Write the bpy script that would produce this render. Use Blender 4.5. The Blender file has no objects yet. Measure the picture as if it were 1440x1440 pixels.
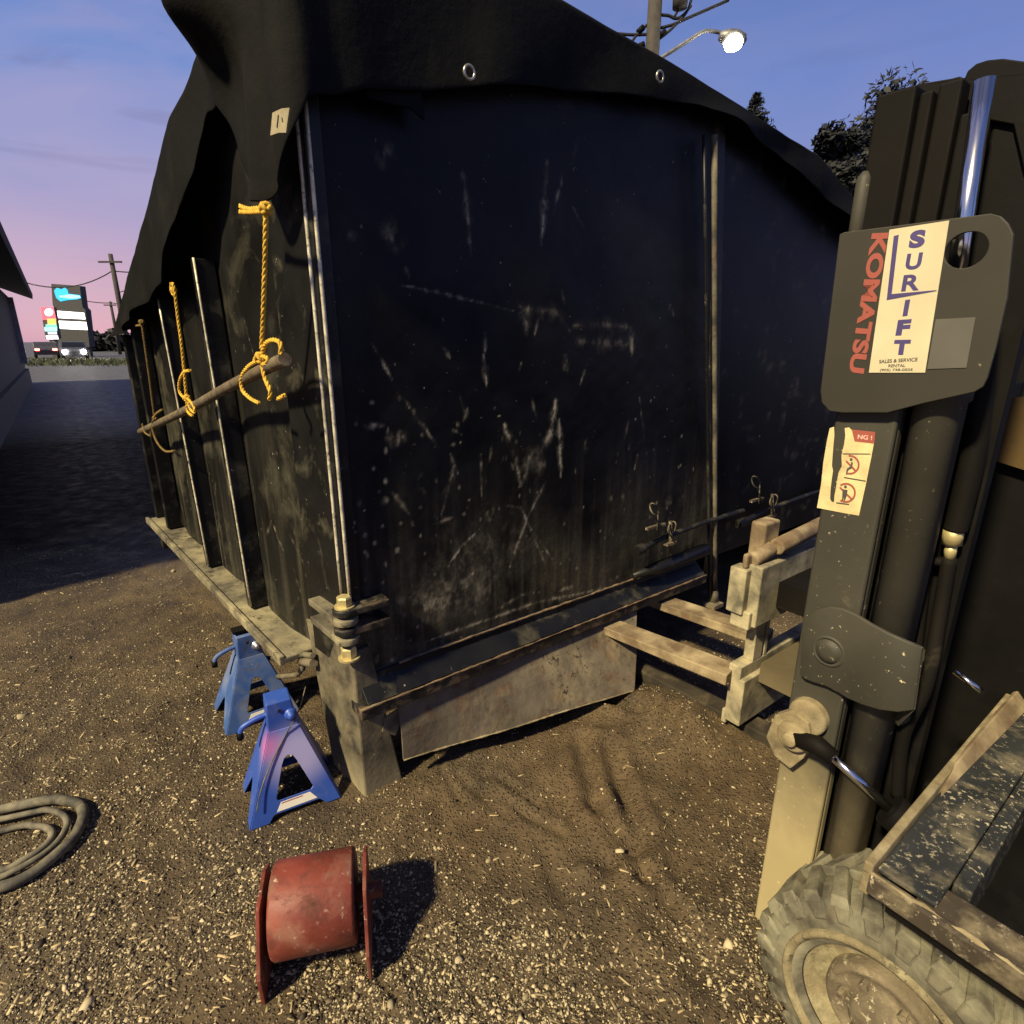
import bpy, bmesh, math, random
import numpy as np
from mathutils import Vector, Matrix
from mathutils.geometry import tessellate_polygon
random.seed(7); np.random.seed(7)
R = math.radians
sc = bpy.context.scene
col = sc.collection

# ------------------------------------------------------------------ camera
CAMZ, PITCH, FOC = 1.5, 16.7, 800.0 / 1440.0
cam = bpy.data.cameras.new("camera")
cam.sensor_width = 36.0
cam.lens = 36.0 * FOC
cam.clip_start = 0.02
cam.clip_end = 3000
camo = bpy.data.objects.new("camera", cam)
col.objects.link(camo)
camo.location = (0, 0, CAMZ)
camo.rotation_euler = (R(90 - PITCH), 0, 0)
sc.camera = camo

# ------------------------------------------------------------------ sky (dusk)
world = bpy.data.worlds.new("World")
sc.world = world
world.use_nodes = True
wn, wl = world.node_tree.nodes, world.node_tree.links
wn.clear()
wo = wn.new("ShaderNodeOutputWorld")
bg = wn.new("ShaderNodeBackground")
tc = wn.new("ShaderNodeTexCoord")
sep = wn.new("ShaderNodeSeparateXYZ")
wl.new(tc.outputs["Generated"], sep.inputs[0])
ramp = wn.new("ShaderNodeValToRGB")
wl.new(sep.outputs["Z"], ramp.inputs[0])
cr = ramp.color_ramp
cr.elements[0].position = 0.0
cr.elements[0].color = (0.37, 0.30, 0.43, 1)
cr.elements[1].position = 1.0
cr.elements[1].color = (0.04, 0.075, 0.24, 1)
for p, c in ((0.035, (0.355, 0.305, 0.48)), (0.09, (0.38, 0.31, 0.50)), (0.20, (0.255, 0.285, 0.54)),
             (0.34, (0.135, 0.235, 0.55)), (0.60, (0.07, 0.13, 0.37))):
    e = cr.elements.new(p)
    e.color = c + (1,)
# soft streaky cloud, mauve and slate
mp = wn.new("ShaderNodeMapping")
mp.inputs["Scale"].default_value = (1.3, 1.3, 3.4)
mp.inputs["Rotation"].default_value = (0.25, 0.1, 0.5)
wl.new(tc.outputs["Generated"], mp.inputs[0])
nz = wn.new("ShaderNodeTexNoise")
nz.inputs["Scale"].default_value = 2.1
nz.inputs["Detail"].default_value = 7
nz.inputs["Roughness"].default_value = 0.52
nz.inputs["Distortion"].default_value = 0.6
wl.new(mp.outputs[0], nz.inputs["Vector"])
cl = wn.new("ShaderNodeValToRGB")
cl.color_ramp.elements[0].position = 0.42
cl.color_ramp.elements[0].color = (0, 0, 0, 1)
cl.color_ramp.elements[1].position = 0.72
cl.color_ramp.elements[1].color = (1, 1, 1, 1)
wl.new(nz.outputs["Fac"], cl.inputs[0])
mx = wn.new("ShaderNodeMixRGB")
mx.inputs[2].default_value = (0.42, 0.35, 0.53, 1)
fm = wn.new("ShaderNodeMath"); fm.operation = "MULTIPLY"; fm.inputs[1].default_value = 0.7
wl.new(cl.outputs[0], fm.inputs[0])
wl.new(fm.outputs[0], mx.inputs[0])
wl.new(ramp.outputs[0], mx.inputs[1])
nz2 = wn.new("ShaderNodeTexNoise")
nz2.inputs["Scale"].default_value = 3.3
nz2.inputs["Detail"].default_value = 5
nz2.inputs["Distortion"].default_value = 1.0
mp2 = wn.new("ShaderNodeMapping")
mp2.inputs["Scale"].default_value = (1.0, 1.0, 4.5)
mp2.inputs["Rotation"].default_value = (0.3, -0.3, 1.7)
wl.new(tc.outputs["Generated"], mp2.inputs[0])
wl.new(mp2.outputs[0], nz2.inputs["Vector"])
cl2 = wn.new("ShaderNodeValToRGB")
cl2.color_ramp.elements[0].position = 0.58
cl2.color_ramp.elements[0].color = (0, 0, 0, 1)
cl2.color_ramp.elements[1].position = 0.75
cl2.color_ramp.elements[1].color = (0.6, 0.6, 0.6, 1)
wl.new(nz2.outputs["Fac"], cl2.inputs[0])
mx2 = wn.new("ShaderNodeMixRGB")
mx2.inputs[2].default_value = (0.15, 0.155, 0.31, 1)
wl.new(cl2.outputs[0], mx2.inputs[0])
wl.new(mx.outputs[0], mx2.inputs[1])
# physical dusk sky mixed in at low strength
sky = wn.new("ShaderNodeTexSky")
sky.sky_type = "NISHITA"
sky.sun_disc = False
sky.sun_elevation = R(1.0)
sky.sun_rotation = R(-35)
skm = wn.new("ShaderNodeMixRGB"); skm.blend_type = "ADD"; skm.inputs[0].default_value = 0.012
rampr = wn.new("ShaderNodeValToRGB")                 # away from the afterglow the sky is plain blue
wl.new(sep.outputs["Z"], rampr.inputs[0])
rampr.color_ramp.elements[0].color = (0.31, 0.31, 0.55, 1)
rampr.color_ramp.elements[1].position = 0.6
rampr.color_ramp.elements[1].color = (0.055, 0.10, 0.31, 1)
e = rampr.color_ramp.elements.new(0.33); e.color = (0.135, 0.205, 0.50, 1)
mrx = wn.new("ShaderNodeMapRange"); mrx.inputs[1].default_value = -0.25; mrx.inputs[2].default_value = 0.55; mrx.inputs[4].default_value = 0.85
wl.new(sep.outputs["X"], mrx.inputs[0])
mx3 = wn.new("ShaderNodeMixRGB")
wl.new(mrx.outputs[0], mx3.inputs[0]); wl.new(mx2.outputs[0], mx3.inputs[1]); wl.new(rampr.outputs[0], mx3.inputs[2])
wl.new(mx3.outputs[0], skm.inputs[1])
wl.new(sky.outputs[0], skm.inputs[2])
wl.new(skm.outputs[0], bg.inputs[0])
bg.inputs[1].default_value = 0.72
wl.new(bg.outputs[0], wo.inputs[0])

# ------------------------------------------------------------------ the one sun lamp: low warm light from behind left
SUN_AZ, SUN_EL = 46.0, 45.0
sund = bpy.data.lights.new("sun", "SUN")
sund.energy = 5.0
sund.color = (1.0, 0.84, 0.52)
sund.angle = R(4.0)
suno = bpy.data.objects.new("sun", sund)
col.objects.link(suno)
sdir = Vector((math.cos(R(SUN_AZ)) * math.cos(R(SUN_EL)), math.sin(R(SUN_AZ)) * math.cos(R(SUN_EL)), -math.sin(R(SUN_EL))))
suno.rotation_euler = sdir.to_track_quat("-Z", "Y").to_euler()
suno.location = (-6, -5, 8)

sc.view_settings.view_transform = "Standard"
sc.view_settings.look = "None"
sc.view_settings.exposure = 0.6
sc.view_settings.gamma = 1.0
sc.view_settings.use_curve_mapping = False
sc.cycles.max_bounces = 6
sc.cycles.use_denoising = True

# ------------------------------------------------------------------ geometry helpers
CP, SP = math.cos(R(PITCH)), math.sin(R(PITCH))
CAM = Vector((0, 0, CAMZ))


def ray(u, v):
    x, y = (u - 720) / 800.0, -(v - 720) / 800.0
    return Vector((x, CP + SP * y, -SP + CP * y))


def hit(u, v, p, n):
    d = ray(u, v)
    return CAM + d * ((Vector(p) - CAM).dot(n) / d.dot(n))


def on_z(u, v, z=0.0):
    return hit(u, v, (0, 0, z), Vector((0, 0, 1)))


def at_y(u, v, y):
    return hit(u, v, (0, y, 0), Vector((0, 1, 0)))


def fbm(x, y, seed=0, octs=5, rough=0.5):
    x = np.asarray(x, dtype=np.float64); y = np.asarray(y, dtype=np.float64)
    out = np.zeros(np.broadcast(x, y).shape); amp, tot = 1.0, 0.0
    rs = np.random.RandomState(seed)
    tab = rs.rand(256, 256)
    for o in range(octs):
        xs, ys = x * 2 ** o + 17.3 * o + 500, y * 2 ** o + 9.1 * o + 500
        xi, yi = np.floor(xs).astype(int), np.floor(ys).astype(int)
        fx, fy = xs - xi, ys - yi
        fx, fy = fx * fx * (3 - 2 * fx), fy * fy * (3 - 2 * fy)
        a, b = tab[xi % 256, yi % 256], tab[(xi + 1) % 256, yi % 256]
        c, d = tab[xi % 256, (yi + 1) % 256], tab[(xi + 1) % 256, (yi + 1) % 256]
        out = out + amp * ((a * (1 - fx) + b * fx) * (1 - fy) + (c * (1 - fx) + d * fx) * fy)
        tot += amp; amp *= rough
    return out / tot


class MB:
    def __init__(s):
        s.v, s.f, s.sm = [], [], []

    def add(s, verts, faces, smooth=False):
        b = len(s.v)
        s.v += [tuple(p) for p in verts]
        s.f += [tuple(i + b for i in f) for f in faces]
        s.sm += [smooth] * len(faces)
        return s

    def hexa(s, p):                 # 8 corners: bottom 4 ccw, top 4 ccw
        return s.add(p, [(3, 2, 1, 0), (4, 5, 6, 7), (0, 1, 5, 4), (1, 2, 6, 5), (2, 3, 7, 6), (3, 0, 4, 7)])

    def box(s, o, ax, ay, az, x0, x1, y0, y1, z0, z1):
        o, ax, ay, az = Vector(o), Vector(ax), Vector(ay), Vector(az)
        P = lambda a, b, c: o + ax * a + ay * b + az * c
        return s.hexa([P(x0, y0, z0), P(x1, y0, z0), P(x1, y1, z0), P(x0, y1, z0),
                       P(x0, y0, z1), P(x1, y0, z1), P(x1, y1, z1), P(x0, y1, z1)])

    def bar(s, a, b, w, h, up=(0, 0, 1)):
        a, b = Vector(a), Vector(b)
        d = (b - a); L = d.length; d.normalize()
        x = d.cross(Vector(up))
        if x.length < 1e-4: x = d.cross(Vector((1, 0, 0)))
        x.normalize(); y = x.cross(d)
        return s.box(a, x, y, d, -w / 2, w / 2, -h / 2, h / 2, 0, L)

    def tube(s, pts, r, n=10, caps=True):
        pts = [Vector(p) for p in pts]
        rr = r if isinstance(r, (list, tuple)) else [r] * len(pts)
        V, F = [], []
        prev = None
        for i, p in enumerate(pts):
            t = (pts[min(i + 1, len(pts) - 1)] - pts[max(i - 1, 0)]).normalized()
            if prev is None:
                x = t.cross(Vector((0, 0, 1)))
                if x.length < 1e-3: x = t.cross(Vector((1, 0, 0)))
            else:
                x = prev - t * prev.dot(t)
            x.normalize(); prev = x
            y = t.cross(x)
            for k in range(n):
                a = 2 * math.pi * k / n
                V.append(p + (x * math.cos(a) + y * math.sin(a)) * rr[i])
        for i in range(len(pts) - 1):
            for k in range(n):
                k2 = (k + 1) % n
                F.append((i * n + k, i * n + k2, (i + 1) * n + k2, (i + 1) * n + k))
        s.add(V, F, True)
        if caps:
            m = len(pts) - 1
            s.add(V[:n], [tuple(range(n))[::-1]])
            s.add(V[m * n:], [tuple(range(n))])
        return s

    def lathe(s, o, axis, prof, n=40, smooth=True):   # prof: (radius, along)
        o, ax = Vector(o), Vector(axis).normalized()
        x = ax.cross(Vector((0, 0, 1)))
        if x.length < 1e-3: x = Vector((1, 0, 0))
        x.normalize(); y = ax.cross(x)
        V, F = [], []
        for (r, h) in prof:
            for k in range(n):
                a = 2 * math.pi * k / n
                V.append(o + ax * h + (x * math.cos(a) + y * math.sin(a)) * r)
        for i in range(len(prof) - 1):
            for k in range(n):
                k2 = (k + 1) % n
                F.append((i * n + k, i * n + k2, (i + 1) * n + k2, (i + 1) * n + k))
        return s.add(V, F, smooth)

    def plate(s, outer, holes, nrm, th):               # polygon with holes, extruded along nrm by th
        nrm = Vector(nrm)
        loops = [[Vector(p) for p in outer]] + [[Vector(p) for p in h] for h in holes]
        flat = [p for l in loops for p in l]
        tris = tessellate_polygon(loops)
        n = len(flat)
        V = flat + [p + nrm * th for p in flat]
        F = []
        for t in tris:
            a, b, c = (flat[i] for i in t)
            if (b - a).cross(c - a).dot(nrm) > 0:
                F += [tuple(i + n for i in t), tuple(reversed(t))]
            else:
                F += [tuple(i + n for i in reversed(t)), tuple(t)]
        k = 0
        for l in loops:
            m = len(l)
            for i in range(m):
                j = (i + 1) % m
                F.append((k + i, k + j, k + j + n, k + i + n))
            k += m
        return s.add(V, F)

    def build(s, name, mat, parent=None, bevel=0, fixn=True, seg=2, loc=None):
        me = bpy.data.meshes.new(name)
        off = Vector(parent["_o"]) if parent is not None else Vector(loc or (0, 0, 0))
        me.from_pydata([tuple(Vector(p) - off) for p in s.v], [], s.f)
        me.polygons.foreach_set("use_smooth", s.sm)
        if fixn:
            bm = bmesh.new(); bm.from_mesh(me)
            bmesh.ops.remove_doubles(bm, verts=bm.verts, dist=1e-6)
            bmesh.ops.recalc_face_normals(bm, faces=bm.faces)
            bm.to_mesh(me); bm.free()
        me.update()
        o = bpy.data.objects.new(name, me)
        col.objects.link(o)
        if mat: me.materials.append(mat)
        if parent is not None:
            o.parent = parent
            o["_o"] = parent["_o"]
        else:
            o.location = off
            o["_o"] = list(off)
        if bevel:
            b = o.modifiers.new("bevel", "BEVEL"); b.width = bevel; b.segments = seg; b.limit_method = "ANGLE"; b.angle_limit = R(35)
        return o


def tag(o, label=None, cat=None, group=None, kind=None):
    if label: o["label"] = label
    if cat: o["category"] = cat
    if group: o["group"] = group
    if kind: o["kind"] = kind
    return o


def thing(name, label, cat, loc, group=None):
    o = bpy.data.objects.new(name, None)
    o.empty_display_size = 0.1
    col.objects.link(o)
    o.location = loc
    o["_o"] = list(loc)
    return tag(o, label, cat, group)


# ------------------------------------------------------------------ materials
def newmat(name):
    m = bpy.data.materials.new(name)
    m.use_nodes = True
    nt = m.node_tree
    b = nt.nodes["Principled BSDF"]
    return m, nt, b


def node(nt, t, **kw):
    n = nt.nodes.new(t)
    for k, v in kw.items():
        if k in ("op",): n.operation = v
        elif k in n.inputs: n.inputs[k].default_value = v
        else: setattr(n, k, v)
    return n


def noise(nt, vec, scale, detail=6, rough=0.55, dist=0.0):
    n = nt.nodes.new("ShaderNodeTexNoise")
    n.inputs["Scale"].default_value = scale
    n.inputs["Detail"].default_value = detail
    n.inputs["Roughness"].default_value = rough
    n.inputs["Distortion"].default_value = dist
    nt.links.new(vec, n.inputs["Vector"])
    return n.outputs["Fac"]


def rmp(nt, fac, lo, hi, c0=(0, 0, 0), c1=(1, 1, 1)):
    n = nt.nodes.new("ShaderNodeValToRGB")
    n.color_ramp.elements[0].position = lo
    n.color_ramp.elements[1].position = hi
    n.color_ramp.elements[0].color = tuple(c0) + (1,)
    n.color_ramp.elements[1].color = tuple(c1) + (1,)
    nt.links.new(fac, n.inputs[0])
    return n.outputs[0]


def mixc(nt, fac, a, b, blend="MIX"):
    n = nt.nodes.new("ShaderNodeMixRGB")
    n.blend_type = blend
    for i, q in ((0, fac), (1, a), (2, b)):
        if isinstance(q, (int, float)): n.inputs[i].default_value = q
        elif isinstance(q, (tuple, list)): n.inputs[i].default_value = tuple(q) + ((1,) if len(q) == 3 else ())
        else: nt.links.new(q, n.inputs[i])
    return n.outputs[0]


def mth(nt, op, a, b=0.0):
    n = nt.nodes.new("ShaderNodeMath"); n.operation = op; n.use_clamp = op in ("ADD", "SUBTRACT")
    for i, q in ((0, a), (1, b)):
        if isinstance(q, (int, float)): n.inputs[i].default_value = q
        else: nt.links.new(q, n.inputs[i])
    return n.outputs[0]


def bumpn(nt, b, h, strength=0.3, dist=0.01):
    n = nt.nodes.new("ShaderNodeBump")
    n.inputs["Strength"].default_value = strength
    n.inputs["Distance"].default_value = dist
    nt.links.new(h, n.inputs["Height"])
    nt.links.new(n.outputs[0], b.inputs["Normal"])


def grime(name, base, rough=0.5, metal=0.0, var=0.35, scale=8.0, dust=None, dust_amt=0.4, dust_scale=5.0,
          specks=None, speck_amt=0.5, speck_scale=60.0, rust=None, rust_amt=0.4, bump=0.15, zdust=None, attr=None, attr_col=(0.3, 0.28, 0.22), coat=0.0, spec=0.35, streak=None, streak_amt=0.5):
    """painted or bare surface with tone variation, dust patches, chips and rust"""
    m, nt, b = newmat(name)
    v = nt.nodes.new("ShaderNodeTexCoord").outputs["Object"]
    n1 = noise(nt, v, scale)
    c = mixc(nt, rmp(nt, n1, 0.3, 0.7), tuple(x * (1 - var) for x in base), tuple(min(1, x * (1 + var)) for x in base))
    rg = mth(nt, "ADD", mth(nt, "MULTIPLY", n1, 0.25), rough - 0.12)
    if rust:
        rf = rmp(nt, noise(nt, v, scale * 1.7, 8, 0.65, 0.4), 0.62 - 0.25 * rust_amt, 0.74 - 0.15 * rust_amt)
        c = mixc(nt, rf, c, rust)
        rg = mixc(nt, rf, rg, (0.85,) * 3)
    if dust:
        nd = noise(nt, v, dust_scale, 8, 0.62, 0.3)
        df = rmp(nt, nd, 0.68 - 0.36 * dust_amt, 0.85 - 0.2 * dust_amt)
        if zdust:                                    # dust thrown up from the ground settles below a height
            sp = nt.nodes.new("ShaderNodeSeparateXYZ"); nt.links.new(v, sp.inputs[0])
            mr = nt.nodes.new("ShaderNodeMapRange"); mr.inputs[1].default_value = zdust[1]; mr.inputs[2].default_value = zdust[0]
            nt.links.new(mth(nt, "ADD", sp.outputs["Z"], mth(nt, "MULTIPLY", nd, 0.25)), mr.inputs[0])
            df = mth(nt, "ADD", mth(nt, "MULTIPLY", df, 0.5), mr.outputs[0])
        c = mixc(nt, df, c, mixc(nt, n1, tuple(x * 0.7 for x in dust), dust))
        rg = mixc(nt, df, rg, (0.9,) * 3)
    if specks:
        sf = rmp(nt, noise(nt, v, speck_scale, 4, 0.7), 0.72 - 0.2 * speck_amt, 0.76 - 0.2 * speck_amt)
        sf2 = rmp(nt, noise(nt, v, speck_scale * 0.12, 4, 0.6), 0.42, 0.62)
        sf = mixc(nt, 1.0, sf, sf2, "MULTIPLY")
        c = mixc(nt, sf, c, specks)
        rg = mixc(nt, sf, rg, (0.8,) * 3)
    if streak:                                      # vertical runs of mud and rust
        mpn = nt.nodes.new("ShaderNodeMapping"); mpn.inputs["Scale"].default_value = (1, 1, 0.10)
        nt.links.new(v, mpn.inputs[0])
        st1 = rmp(nt, noise(nt, mpn.outputs[0], 38, 6, 0.65), 0.60 - 0.12 * streak_amt, 0.72)
        st1 = mixc(nt, 1.0, st1, rmp(nt, noise(nt, v, 5, 5, 0.6), 0.35, 0.6), "MULTIPLY")
        c = mixc(nt, mth(nt, "MULTIPLY", st1, 0.8), c, streak)
        rg = mixc(nt, st1, rg, (0.85,) * 3)
    if attr:
        a = nt.nodes.new("ShaderNodeAttribute"); a.attribute_name = attr
        nn = noise(nt, v, 70, 6, 0.7)
        af = mth(nt, "MULTIPLY", a.outputs["Fac"], mth(nt, "ADD", mth(nt, "MULTIPLY", rmp(nt, nn, 0.35, 0.65), 0.5), 0.45))
        c = mixc(nt, af, c, attr_col)
        rg = mixc(nt, af, rg, (0.85,) * 3)
    nt.links.new(c, b.inputs["Base Color"])
    nt.links.new(rg, b.inputs["Roughness"])
    b.inputs["Metallic"].default_value = metal
    b.inputs["Specular IOR Level"].default_value = spec
    if coat: b.inputs["Coat Weight"].default_value = coat
    if bump: bumpn(nt, b, noise(nt, v, scale * 6, 6, 0.65), bump, 0.004)
    return m


def emit(name, colr, st):
    m, nt, b = newmat(name)
    b.inputs["Base Color"].default_value = (0.02, 0.02, 0.02, 1)
    b.inputs["Emission Color"].default_value = tuple(colr) + (1,)
    b.inputs["Emission Strength"].default_value = st
    return m


DUST = (0.34, 0.29, 0.18)
M = {}
M["panel"] = grime("black_panel_paint", (0.0055, 0.006, 0.008), 0.40, var=0.4, scale=3, attr="wear", attr_col=(0.52, 0.46, 0.32), bump=0.1,
                   specks=(0.3, 0.27, 0.2), speck_amt=0.2, speck_scale=45, spec=0.15)
M["side"] = grime("black_side_paint", (0.007, 0.007, 0.0065), 0.45, var=0.5, scale=4, dust=(0.10, 0.092, 0.06), dust_amt=0.42, dust_scale=2.2,
                  specks=(0.4, 0.36, 0.27), speck_amt=0.2, speck_scale=38, attr="wear", attr_col=(0.30, 0.265, 0.18), spec=0.3)
M["black"] = grime("black_steel_paint", (0.007, 0.007, 0.007), 0.45, dust=(0.11, 0.10, 0.066), dust_amt=0.42, dust_scale=6,
                   specks=(0.4, 0.36, 0.27), speck_amt=0.25, speck_scale=50, spec=0.3)
M["worn"] = grime("worn_steel_edge", (0.62, 0.57, 0.42), 0.42, metal=0.3, var=0.4, scale=25, rust=(0.05, 0.04, 0.03), rust_amt=0.35)
M["ledge"] = grime("dusty_ledge_steel", (0.09, 0.08, 0.06), 0.7, dust=(0.36, 0.315, 0.19), dust_amt=0.8, dust_scale=6,
                   specks=(0.03, 0.027, 0.02), speck_amt=0.85, speck_scale=30, bump=0.4)
M["leg"] = grime("muddy_leg_steel", (0.045, 0.041, 0.032), 0.65, dust=(0.42, 0.36, 0.22), dust_amt=0.85, dust_scale=9, zdust=(0.0, 0.26),
                 specks=(0.42, 0.38, 0.28), speck_amt=0.3, speck_scale=55, rust=(0.10, 0.06, 0.035), rust_amt=0.4, streak=(0.05, 0.043, 0.03), streak_amt=1.0, bump=0.4)
M["rail"] = grime("scuffed_rail", (0.014, 0.013, 0.012), 0.5, rust=(0.15, 0.105, 0.065), rust_amt=0.6, dust=(0.16, 0.135, 0.09), dust_amt=0.35,
                  dust_scale=12, specks=(0.4, 0.36, 0.3), speck_amt=0.25)
M["rust"] = grime("rusty_edge", (0.17, 0.115, 0.065), 0.85, rust=(0.05, 0.04, 0.03), rust_amt=0.5, scale=20, dust=(0.3, 0.24, 0.15), dust_amt=0.4, dust_scale=15)
M["skirt"] = grime("muddy_skirt_plate", (0.12, 0.10, 0.075), 0.8, var=0.4, scale=6, dust=(0.30, 0.245, 0.155), dust_amt=0.6, dust_scale=5,
                   rust=(0.10, 0.055, 0.03), rust_amt=0.4, specks=(0.03, 0.025, 0.02), speck_amt=0.75, speck_scale=40, bump=0.7, streak=(0.05, 0.038, 0.026), streak_amt=0.9)
M["zinc"] = grime("yellow_zinc_bolt", (0.55, 0.46, 0.22), 0.4, metal=0.45, var=0.2, scale=30)
M["tarp"] = grime("black_tarp_cloth", (0.0045, 0.0046, 0.0048), 0.8, spec=0.12, var=0.3, scale=5, dust=(0.014, 0.0135, 0.011), dust_amt=0.4, dust_scale=4, bump=0.7)
M["brass"] = grime("grommet_metal", (0.4, 0.38, 0.3), 0.35, metal=0.8)
M["rope"] = grime("yellow_rope", (0.62, 0.38, 0.045), 0.75, var=0.35, scale=60, bump=0.6)
M["rope_shaded"] = grime("shaded_yellow_rope", (0.16, 0.105, 0.03), 0.8, var=0.35, scale=60, bump=0.6)  # darker copy of the yellow rope: shade at the rear end put into its colour
M["wood"] = grime("weathered_pole", (0.11, 0.085, 0.055), 0.8, var=0.5, scale=20, dust=(0.28, 0.24, 0.16), dust_amt=0.4, dust_scale=12, bump=0.4)
M["red"] = grime("red_oxide_paint", (0.165, 0.036, 0.024), 0.5, var=0.35, scale=9, dust=(0.26, 0.13, 0.09), dust_amt=0.5, dust_scale=11, rust=(0.07, 0.024, 0.016), rust_amt=0.45,
                 specks=(0.5, 0.36, 0.26), speck_amt=0.55, speck_scale=48, bump=0.3)
M["hose"] = grime("dusty_rubber_hose", (0.06, 0.056, 0.046), 0.75, dust=(0.27, 0.24, 0.165), dust_amt=0.75, dust_scale=14, bump=0.4)
M["fork_dust"] = grime("dust_coated_carriage", (0.10, 0.09, 0.065), 0.8, var=0.25, dust=(0.55, 0.48, 0.30), dust_amt=0.95, dust_scale=9,
                       specks=(0.06, 0.05, 0.04), speck_amt=0.35, speck_scale=40)
M["fork"] = grime("dusty_fork_blade", (0.17, 0.125, 0.075), 0.75, var=0.3, dust=(0.48, 0.39, 0.23), dust_amt=0.7, dust_scale=8, rust=(0.13, 0.08, 0.045), rust_amt=0.4)
M["mast"] = grime("mast_steel_paint", (0.046, 0.043, 0.032), 0.6, var=0.18, scale=5, dust=(0.40, 0.33, 0.175), dust_amt=0.1, dust_scale=10, zdust=(0.52, 0.80),
                  specks=(0.55, 0.48, 0.32), speck_amt=0.36, speck_scale=75)
M["mast_in"] = grime("inner_mast_steel", (0.0065, 0.0055, 0.0045), 0.7, spec=0.12, var=0.3, scale=6, dust=(0.16, 0.13, 0.075), dust_amt=0.08, zdust=(0.35, 0.70), dust_scale=6)
M["cover"] = grime("dark_cover_plate", (0.032, 0.029, 0.0215), 0.62, var=0.15, scale=4, specks=(0.25, 0.22, 0.15), speck_amt=0.08, speck_scale=40, bump=0.06)
M["dark"] = grime("dark_chassis_paint", (0.004, 0.0036, 0.0032), 0.7, var=0.4, dust=(0.014, 0.012, 0.009), dust_amt=0.3, spec=0.15)
M["navy"] = grime("scraped_navy_frame", (0.022, 0.024, 0.025), 0.6, var=0.4, specks=(0.42, 0.37, 0.25), speck_amt=0.72, speck_scale=95, dust=(0.24, 0.205, 0.13),
                  dust_amt=0.45, dust_scale=14)
M["edge_dust"] = grime("mud_edge", (0.2, 0.16, 0.09), 0.85, var=0.4, scale=20, dust=(0.40, 0.34, 0.2), dust_amt=0.6, dust_scale=18, bump=0.5)
M["brown_steel"] = grime("muddy_brown_frame", (0.055, 0.043, 0.03), 0.75, var=0.4, dust=(0.3, 0.25, 0.15), dust_amt=0.5, dust_scale=14, specks=(0.6, 0.52, 0.35), speck_amt=0.75, speck_scale=70)
M["chrome"] = grime("chrome_rod", (0.75, 0.74, 0.7), 0.16, metal=1.0, var=0.05, bump=0)
M["ochre"] = grime("ochre_body_panel", (0.075, 0.046, 0.014), 0.6, var=0.2)
M["tyre"] = grime("dusty_tyre_rubber", (0.075, 0.068, 0.05), 0.85, var=0.35, scale=10, dust=(0.33, 0.31, 0.21), dust_amt=0.75, dust_scale=8, rust=(0.07, 0.052, 0.033), rust_amt=0.3, bump=0.6, specks=(0.38, 0.34, 0.22), speck_amt=0.2, speck_scale=50)
M["rim"] = grime("mud_caked_rim", (0.20, 0.165, 0.095), 0.9, var=0.4, scale=16, dust=(0.42, 0.375, 0.225), dust_amt=0.62, dust_scale=18, specks=(0.06, 0.045, 0.028), speck_amt=0.8, speck_scale=34, bump=0.9)
M["hub"] = grime("rusty_hub", (0.13, 0.105, 0.068), 0.85, var=0.4, scale=16, dust=(0.35, 0.29, 0.18), dust_amt=0.45, dust_scale=24, specks=(0.5, 0.44, 0.3), speck_amt=0.6, speck_scale=60, bump=0.9)
M["cream"] = grime("cream_sticker", (0.56, 0.50, 0.33), 0.55, var=0.07, scale=14, specks=(0.32, 0.24, 0.12), speck_amt=0.14, speck_scale=22, bump=0)
M["cream_torn"] = grime("stained_sticker", (0.62, 0.51, 0.26), 0.6, var=0.15, scale=30, dust=(0.34, 0.27, 0.15), dust_amt=0.3, dust_scale=28, bump=0.2)
M["ink_red"] = grime("red_ink", (0.30, 0.08, 0.06), 0.55, var=0.1, bump=0)
M["ink_blue"] = grime("indigo_ink", (0.065, 0.05, 0.16), 0.55, var=0.15, bump=0)
M["ink_dark"] = grime("dark_ink", (0.06, 0.055, 0.05), 0.6, bump=0)
M["ink_pale"] = grime("pale_ink", (0.75, 0.45, 0.36), 0.6, bump=0)
M["grey_sticker"] = grime("faded_grey_sticker", (0.105, 0.10, 0.085), 0.5, var=0.12, scale=10, bump=0)
M["white_label"] = grime("white_label", (0.74, 0.70, 0.62), 0.5, var=0.06, bump=0)
M["canvas_tag"] = grime("canvas_tag", (0.30, 0.26, 0.17), 0.8, var=0.2, scale=30, bump=0.2)
M["blue2"] = grime("dusty_blue_paint", (0.045, 0.10, 0.29), 0.55, var=0.3, scale=9, dust=(0.19, 0.21, 0.27), dust_amt=0.6, dust_scale=9, rust=(0.06, 0.05, 0.045), rust_amt=0.2, specks=(0.5, 0.48, 0.42), speck_amt=0.2, speck_scale=30)
M["bolt"] = grime("plated_bolt", (0.35, 0.36, 0.4), 0.35, metal=0.8)
M["timber"] = grime("muddy_timber", (0.03, 0.024, 0.016), 0.85, var=0.5, scale=10, dust=(0.13, 0.10, 0.06), dust_amt=0.4, dust_scale=9, bump=0.6)
M["wire"] = grime("dark_wire", (0.012, 0.012, 0.014), 0.7, bump=0)
M["pole"] = grime("timber_pole", (0.055, 0.048, 0.042), 0.85, var=0.3, scale=6)
M["galv"] = grime("galvanised_steel", (0.18, 0.18, 0.18), 0.5, metal=0.6)
M["bld"] = grime("pale_render_wall", (0.065, 0.056, 0.05), 0.85, var=0.25, scale=2, dust=(0.08, 0.07, 0.06), dust_amt=0.4, dust_scale=1.5)
M["roof"] = grime("dark_shingle_roof", (0.006, 0.006, 0.007), 0.85, var=0.3, scale=12)
M["trim"] = grime("grey_trim", (0.22, 0.21, 0.22), 0.6)
M["trunk"] = grime("tree_bark", (0.035, 0.028, 0.02), 0.9, var=0.4, scale=5)
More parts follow.
